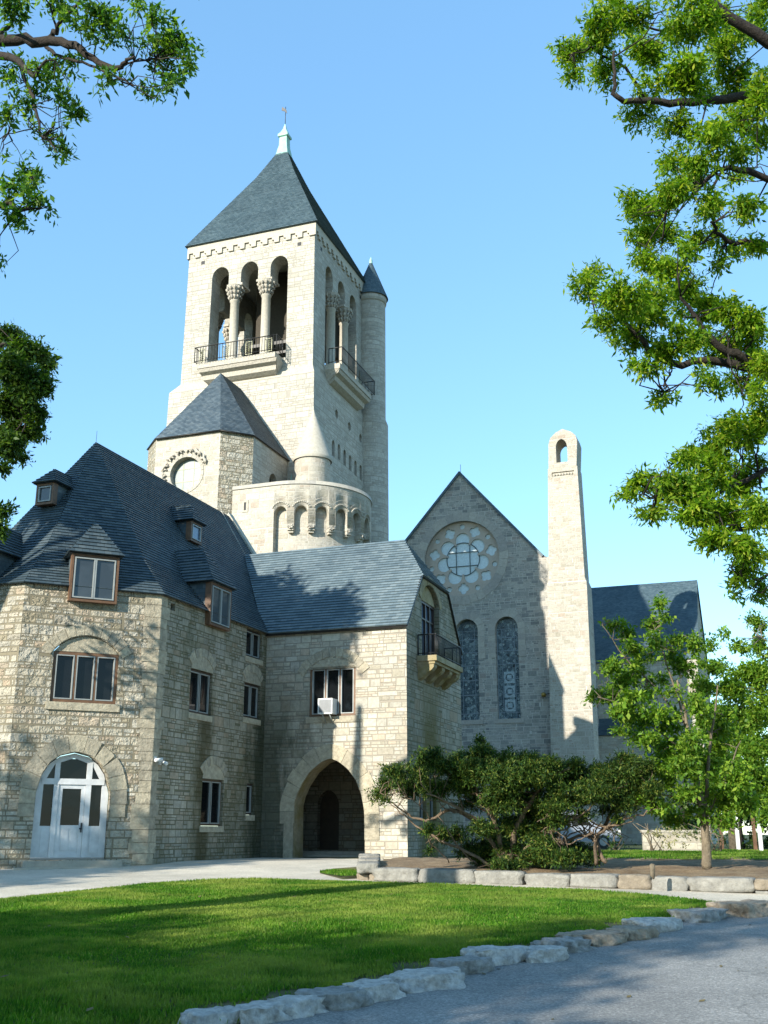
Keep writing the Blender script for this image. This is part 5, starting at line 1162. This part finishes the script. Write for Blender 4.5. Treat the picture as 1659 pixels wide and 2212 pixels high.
# ---- spreading yew on the bed
yw = on_level(1075, 1872, BED); yw_ = thing('yew', 'wide spreading dark yew with bare twisting limbs over the low stone wall', 'yew', tuple(yw))
M = MB(); LB = []; Dy = yw.y+.9
for pxs, r0, r1 in (([(1090, 1872), (1060, 1815), (1020, 1770), (975, 1750), (930, 1770), (890, 1765), (850, 1738), (820, 1712)], .09, .012), ([(1060, 1870), (1000, 1835), (950, 1815), (900, 1785), (865, 1755), (830, 1722)], .06, .01), ([(1095, 1870), (1075, 1800), (1055, 1745), (1030, 1715)], .1, .035), ([(1075, 1800), (1020, 1765), (965, 1732), (920, 1715)], .06, .015),
    ([(1100, 1872), (1110, 1800), (1140, 1740), (1180, 1690), (1230, 1660)], .13, .03), ([(1305, 1866), (1285, 1815), (1262, 1805), (1200, 1822), (1160, 1830)], .07, .03), ([(1290, 1868), (1285, 1815), (1310, 1790), (1350, 1770), (1400, 1755), (1430, 1745)], .07, .012), ([(1285, 1812), (1310, 1775), (1330, 1730), (1325, 1690), (1340, 1640)], .07, .015), ([(1310, 1775), (1370, 1755), (1410, 1735)], .03, .01),
    ([(1100, 1860), (1180, 1800), (1240, 1770), (1280, 1740), (1330, 1700)], .05, .015), ([(1180, 1800), (1190, 1770), (1220, 1745)], .03, .015), ([(970, 1862), (945, 1835), (925, 1815)], .02, .012), ([(1030, 1868), (990, 1830), (965, 1790)], .03, .015), ([(1140, 1740), (1110, 1690), (1060, 1650)], .04, .012), ([(1055, 1745), (1010, 1700), (960, 1670)], .04, .012), ([(1230, 1660), (1280, 1690), (1330, 1700)], .03, .012), ([(1240, 1770), (1200, 1760), (1160, 1775)], .03, .01), ([(1200, 1822), (1170, 1800), (1190, 1780)], .03, .01), ([(930, 1770), (905, 1740), (880, 1725)], .02, .008), ([(890, 1765), (860, 1735), (835, 1735)], .015, .006), ([(965, 1732), (945, 1760), (960, 1780)], .015, .01)):
    limb(M, pxs, Dy, Dy-.3+random.uniform(-.7, .7), r0*.62, r1*.8, LB, .03)
for k in range(46):
    x0, y0 = random.choice(((1285, 1818), (1262, 1806), (1215, 1822), (1310, 1788), (1180, 1800), (1060, 1760), (1000, 1755))); a_ = R(random.uniform(20, 165)); l_ = random.uniform(40, 110)
    limb(M, [(x0, y0), (x0+math.cos(a_)*l_*.35+random.uniform(-8, 8), y0-math.sin(a_)*l_*.3+random.uniform(-6, 10)), (x0+math.cos(a_)*l_*.7+random.uniform(-10, 10), y0-math.sin(a_)*l_*.55), (x0+math.cos(a_)*l_+random.uniform(-8, 8), y0-math.sin(a_)*l_*.9)], Dy+random.uniform(-.5, .3), Dy+random.uniform(-.8, .6), random.uniform(.012, .026), .006, None, .03)
YB = [(815, 1712, 20, 18), (835, 1695, 24, 20), (850, 1665, 26, 16), (865, 1680, 26, 30), (885, 1700, 30, 24), (830, 1730, 16, 8, .6), (900, 1660, 34, 24), (930, 1640, 36, 24), (915, 1690, 36, 30), (960, 1655, 44, 30), (1000, 1640, 44, 32), (1045, 1625, 34, 24), (1038, 1605, 10, 16), (1000, 1690, 44, 30), (950, 1700, 36, 24), (1050, 1670, 50, 36), (1100, 1640, 44, 26), (1145, 1640, 44, 24), (1190, 1650, 46, 26), (1100, 1690, 46, 30), (1150, 1690, 50, 34), (1210, 1690, 50, 34), (1235, 1655, 36, 20), (1260, 1680, 44, 30), (1300, 1670, 44, 26), (1345, 1655, 46, 26), (1350, 1640, 22, 18), (1385, 1655, 30, 18), (1330, 1700, 46, 34), (1380, 1695, 40, 30), (1405, 1710, 24, 24), (1290, 1715, 40, 26), (1240, 1725, 40, 22), (1050, 1715, 40, 18, .6), (1190, 1725, 36, 20, .7), (1350, 1735, 34, 20, .8), (1310, 1745, 26, 14, .6), (1170, 1760, 24, 14, .6),
 (955, 1800, 22, 18), (925, 1795, 16, 14), (980, 1805, 22, 20), (1040, 1790, 34, 26), (1080, 1800, 40, 36), (1115, 1775, 36, 26), (1065, 1835, 40, 34), (1110, 1835, 40, 30), (1145, 1800, 22, 24), (1090, 1865, 40, 14), (1020, 1835, 30, 24), (930, 1835, 10, 8), (1160, 1850, 40, 18, .8), (1215, 1855, 44, 18), (1255, 1850, 30, 16), (1285, 1855, 24, 12, .8), (1185, 1862, 40, 12), (1330, 1800, 12, 10, .4)]
Lv = Leaves(); YB += [(1150, 1760, 40, 26), (1200, 1775, 36, 16, .7), (1250, 1760, 34, 14, .6), (1185, 1800, 30, 14, .5), (1330, 1770, 24, 12, .5), (1080, 1725, 60, 30), (1130, 1735, 50, 30), (1020, 1730, 40, 22, .6), (1000, 1665, 60, 34), (1260, 1705, 70, 36), (1180, 1665, 80, 36), (1320, 1680, 70, 36), (1100, 1665, 80, 34), (1210, 1745, 40, 20, .7), (1180, 1835, 50, 26), (1230, 1840, 50, 22), (1130, 1860, 60, 16), (1060, 1860, 44, 18), (1375, 1720, 44, 26), (1150, 1780, 30, 30)]
paint(Lv, YB, Dy-.1, .9, .075, .023, 1.1, 14, .0, .09, M, LB, .006); M.build('trunk', m_ybark, yw_); Lv.build('foliage', m_yew, yw_)
# ---- shrubs and hedge behind, right
def shrub(name, label, cat, blobs, D, mat, ll=.1, lw=.05, dens=.09, grp=None):
    c = at(blobs[0][0], 1838, D); c.z = .95; t = thing(name, label, cat, tuple(c), grp); M = MB(); Lb = []
    for k in range(6): M.tube([c+Vector((random.uniform(-.3, .3), random.uniform(-.2, .2), -.1)), c+Vector((random.uniform(-.6, .6), random.uniform(-.3, .3), .5)), c+Vector((random.uniform(-1, 1), random.uniform(-.4, .4), 1.0))], [.03, .02, .01], 5)
    Lv = Leaves(); paint(Lv, blobs, D, .5, ll, lw, dens, 8, .1, .12); M.build('stem', m_bark2, t); Lv.build('foliage', mat, t)
m_pale = leafmat('pale_shrub', [(0, (.12, .14, .05)), (.5, (.22, .22, .1)), (1, (.34, .3, .18))], .3)
shrub('shrub', 'pale sunlit shrub of loose branches in front of the low wall behind the lawn', 'shrub', [(1420, 1800, 34, 20), (1470, 1795, 40, 24), (1450, 1818, 50, 16), (1500, 1810, 24, 22)], 41, m_pale, .11, .05, .06)
shrub('shrub', 'feathery green shrub right of the young tree trunk by the posts', 'shrub', [(1545, 1800, 26, 26), (1570, 1790, 22, 24)], 42, m_hedge, .12, .05, .07)
shrub('shrub', 'low dark shrub at the foot of the hall wall beside the yew', 'shrub', [(1325, 1822, 16, 14), (1350, 1826, 20, 10)], 44, m_hedge, .12, .06, .1)
for i, (x, y, rx, ry, D, lab) in enumerate(((1600, 1740, 70, 70, 56, 'dark tall hedge behind the white posts'), (1480, 1760, 60, 50, 60, 'dark hedge between the far wing and the posts'), (1720, 1700, 90, 120, 58, 'dark hedge closing the view at the right edge'))):
    c = at(x, 1838, D); c.z = .85; t = thing('hedge', lab, 'hedge', tuple(c)); Lv = Leaves()
    paint(Lv, [(x+a_*rx*.5, y+b_*ry*.5, rx*.6, ry*.6) for a_ in (-1, 0, 1) for b_ in (-1, 0, 1)]+[(x, 1815, rx, 20)], D, 1.5, .24, .13, .06, 8, .1, .2); Lv.build('foliage', m_hedge, t)
    M = MB(); M.tube([c-UP*.1, c+UP*3], [.2, .1], 6); M.build('trunk', m_bark, t)
# low pale wall, posts
lwp = at(1390, 1838, 43); P = PL((lwp.x, lwp.y), Vector((1, -.1, 0))); t = thing('garden_wall', 'low pale stone wall behind the sunlit shrub', 'wall', tuple(lwp)); M = MB(); M.pbox(P, 0, 2.4, .6, 1.62, -.3, 0); M.build('masonry', m_far, t); M = MB(); M.pbox(P, -.05, 2.45, 1.62, 1.72, -.34, .04); M.build('coping', m_trim, t)
for x, D, h, mt, lab in ((1595, 45, 1.6, m_white, 'white post left of the thicker one by the far hedge'), (1644, 43, 1.6, m_white, 'thick white post at the right edge by the far hedge'), (1632, 45, 1.5, m_wood, 'brown post standing next to the thick white post'), (1560, 45, 1.3, m_wood, 'orange brown post beside the feathery shrub')):
    c = at(x, 1836, D); c.z = .85; t = thing('post', lab, 'post', tuple(c), 'posts before the far hedge'); M = MB(); M.box(c-Vector((.06, .06, .05)), (.12, 0, 0), (0, .12, 0), (0, 0, h+.05)); M.build('shaft', mt, t); M = MB(); M.box(c+Vector((-.09, -.09, h)), (.18, 0, 0), (0, .18, 0), (0, 0, .06)); M.build('cap', mt, t)
# ---- silver car parked behind the yew
car = thing('parked_car', 'silver van parked behind the yew, seen through its bare limbs', 'car', (9.7, 58, .85))
m_car = simple('silver_paint', (.25, .28, .33), .25, .1, .03); CPN = PL((7.4, 58), Vector((1, -.08, 0)))
prof = [(0, .35), (4.6, .35), (4.65, .75), (4.5, .98), (3.6, 1.1), (2.9, 1.72), (2.5, 1.8), (.35, 1.8), (.05, 1.6), (-.02, .8)]
M = MB()
for k, (i0, o0, i1, o1) in enumerate(((0, -.0, .0, -1.8),)): M.slab(CPN, [(a_, b_+.85) for a_, b_ in prof], -1.75, 0)
M.build('body', m_car, car)
for a_, b_ in ((.25, 1.15), (1.25, 2.15), (2.22, 3.0)):
    M = MB(); M.flat(CPN, [(a_, 1.98), (b_ if b_ < 2.5 else 3.25, 1.98), (b_ if b_ < 2.5 else 2.72, 2.5), (a_, 2.5)], (), .006); M.build('side_window', m_glass, car)
for s in (.95, 3.75):
    M = MB(); c = CPN.p(s, 1.18, -.1)
    M.tube([c-CPN.n*.12, c+CPN.n*.12], .33, 18); wh = M.build('wheel', m_black, car); M = MB(); M.tube([c+CPN.n*.118, c+CPN.n*.13], .2, 14); M.build('rim', m_alum, wh)
M = MB(); M.pbox(CPN, 4.5, 4.64, 1.62, 1.76, -.3, .004); M.build('headlight', m_white, car); M = MB(); M.pbox(CPN, -.03, .06, 1.75, 2.0, -.2, .004); M.build('tail_light', simple('red_lens', (.3, .02, .02), .2), car)

# ---- shade trees standing behind the viewpoint, whose shadows fall over lawn, road and house
def shade_tree(x, y, h, rad, label, n=2600, cz=None, ch=None, ll=.3):
    cz = cz or h*.66; ch = ch or h*.26
    t = thing('oak_tree', label, 'tree', (x, y, gz(y))); M = MB(); b = Vector((x, y, gz(y)-.1)); M.tube([b, b+UP*h*.35, b+UP*h*.7, b+UP*h*.95], [.45, .35, .2, .05], 10)
    Lv = Leaves()
    for k in range(16):
        u = unit(RNG.normal(size=(1, 3)))[0]*RNG.random()**.4; c = (x+u[0]*rad*.75, y+u[1]*rad*.75, cz+u[2]*ch); M.tube([b+UP*h*.45, Vector(c)], [.1, .03], 5)
        sprays(Lv, c, (rad*.36, rad*.36, ch*.42), n//16, ll, ll*.55, 9, .3, .3)
    M.build('trunk', m_bark, t); Lv.build('crown', m_oakd, t)
SH = [(-15.8, -6.9, 14.5, 4.9, 2300), (-8.4, -12.8, 16, 6.3, 2400), (-1, -17, 17, 6, 2400), (-22.2, 11.5, 14, 3.2, 800), (-15.6, 23.2, 19.5, 3.6, 1900, 15.9, 2.4), (-22.6, -4.4, 14.5, 4.7, 2400), (-25, 5, 14, 3.4, 600), (-18.8, -3.6, 13.5, 3.8, 1500)]
for i, (x, y, h, r, n, *cc) in enumerate(SH): shade_tree(x, y, h, r, ('shade oak behind the viewpoint darkening the near lawn', 'shade oak behind the viewpoint darkening the road', 'shade oak far behind the viewpoint darkening the road edge', 'oak left of the driveway dappling the house wall', 'tall oak left of the house shading its slate roof', 'shade oak left of the viewpoint darkening the left of the lawn', 'small shade oak far left dappling the driveway', 'shade oak left of the viewpoint between two larger ones')[i], n, *cc)

# ---- grass blades
def inside(px_, py_, poly):
    c = np.zeros(len(px_), bool); n = len(poly); j = n-1
    for i in range(n):
        xi, yi, xj, yj = poly[i][0], poly[i][1], poly[j][0], poly[j][1]
        m = ((yi > py_) != (yj > py_)) & (px_ < (xj-xi)*(py_-yi)/(yj-yi+1e-12)+xi); c ^= m; j = i
    return c
def grass(polys, n, dz, h):
    Lv = Leaves()
    for poly, N_, zf_, hh in polys:
        xs_ = np.array([p[0] for p in poly]); ys_ = np.array([p[1] for p in poly])
        x = RNG.uniform(max(xs_.min(), -9), min(xs_.max(), 20), N_); y = RNG.uniform(ys_.min(), ys_.max(), N_)
        k = inside(x, y, poly) & (np.abs(x) < y*.37+.5); x, y = x[k], y[k]
        if zf_ is None:                                   # thin, dry turf towards the stone edging
            E = np.array([[p.x, p.y] for p in lf]); dm = np.full(len(x), 9.)
            for a_, b_ in zip(E[:-1], E[1:]):
                t = np.clip(((x-a_[0])*(b_[0]-a_[0])+(y-a_[1])*(b_[1]-a_[1]))/((b_-a_)**2).sum(), 0, 1); dm = np.minimum(dm, np.hypot(x-a_[0]-t*(b_[0]-a_[0]), y-a_[1]-t*(b_[1]-a_[1])))
            thr = .42+.35*np.sin(x*2.1+.6)*np.sin(y*1.7)+.2*np.sin(x*5.3+y*4.1); k = (dm > thr) | (RNG.random(len(x)) < .07); x, y = x[k], y[k]
        z = np.clip(.0315*(y-5), 0, .85)+.03 if zf_ is None else np.full(len(x), zf_)
        c = np.stack([x, y, z], 1); m = len(x)
        d = unit(RNG.normal(size=(m, 3))*np.array([.33, .33, .1])+np.array([0, 0, 1.])); s = unit(np.cross(d, RNG.normal(size=(m, 3))))
        hv = 1+.35*np.sin(x*.9+1.3*np.sin(y*.7))*np.sin(y*1.1)
        Lv.add(c, d, s, hh*hv*RNG.uniform(.5, 1.3, m), np.full(m, .010)+y*.0004)
    o = Lv.build('grass', m_grass); o['kind'] = 'stuff'; o['label'] = 'short green lawn grass in sun and shade'
grass([(lawn_poly, 620000, None, .052), (tri_poly, 6000, .70, .06), ([(5.2, 30.5), (6.5, 30.2), (9.5, 29.6), (14, 28.6), (22, 28), (26, 44), (12, 46), (6, 44)], 60000, BED+.007, .06)], 0, 0, 0)
# fallen leaves and twigs on the road
M = MB()
for i in range(260):
    x, y = random.uniform(-2, 9), random.uniform(9.2, 18)
    if not inside(np.array([x]), np.array([y]), road)[0]: continue
    a_ = random.uniform(0, 6.3); s = random.choice((.015, .02, .03, .055)); c = Vector((x, y, gz(y)+.016)); u = Vector((math.cos(a_), math.sin(a_), .1)); v = Vector((-u.y, u.x, .15))
    M.poly([c-u*s, c+v*s*.4, c+u*s, c-v*s*.4])
for i in range(60):
    x, y = random.uniform(-6, 7), random.uniform(9.5, 22); p_ = np.array([x]), np.array([y])
    if not inside(*p_, lawn_poly)[0]: continue
    a_ = random.uniform(0, 6.3); q_ = random.uniform(.03, .055); c = Vector((x, y, gz(y)+.085)); u = Vector((math.cos(a_), math.sin(a_), .2)); v = Vector((-u.y, u.x, .1))
    M.poly([c-u*q_, c+v*q_*.5, c+u*q_, c-v*q_*.5])
o = M.build('leaf_litter', simple('dry_leaf', (.12, .09, .03), .8, 0, .5, 3)); o['kind'] = 'stuff'; o['label'] = 'scattered dry leaves on the asphalt and lawn'
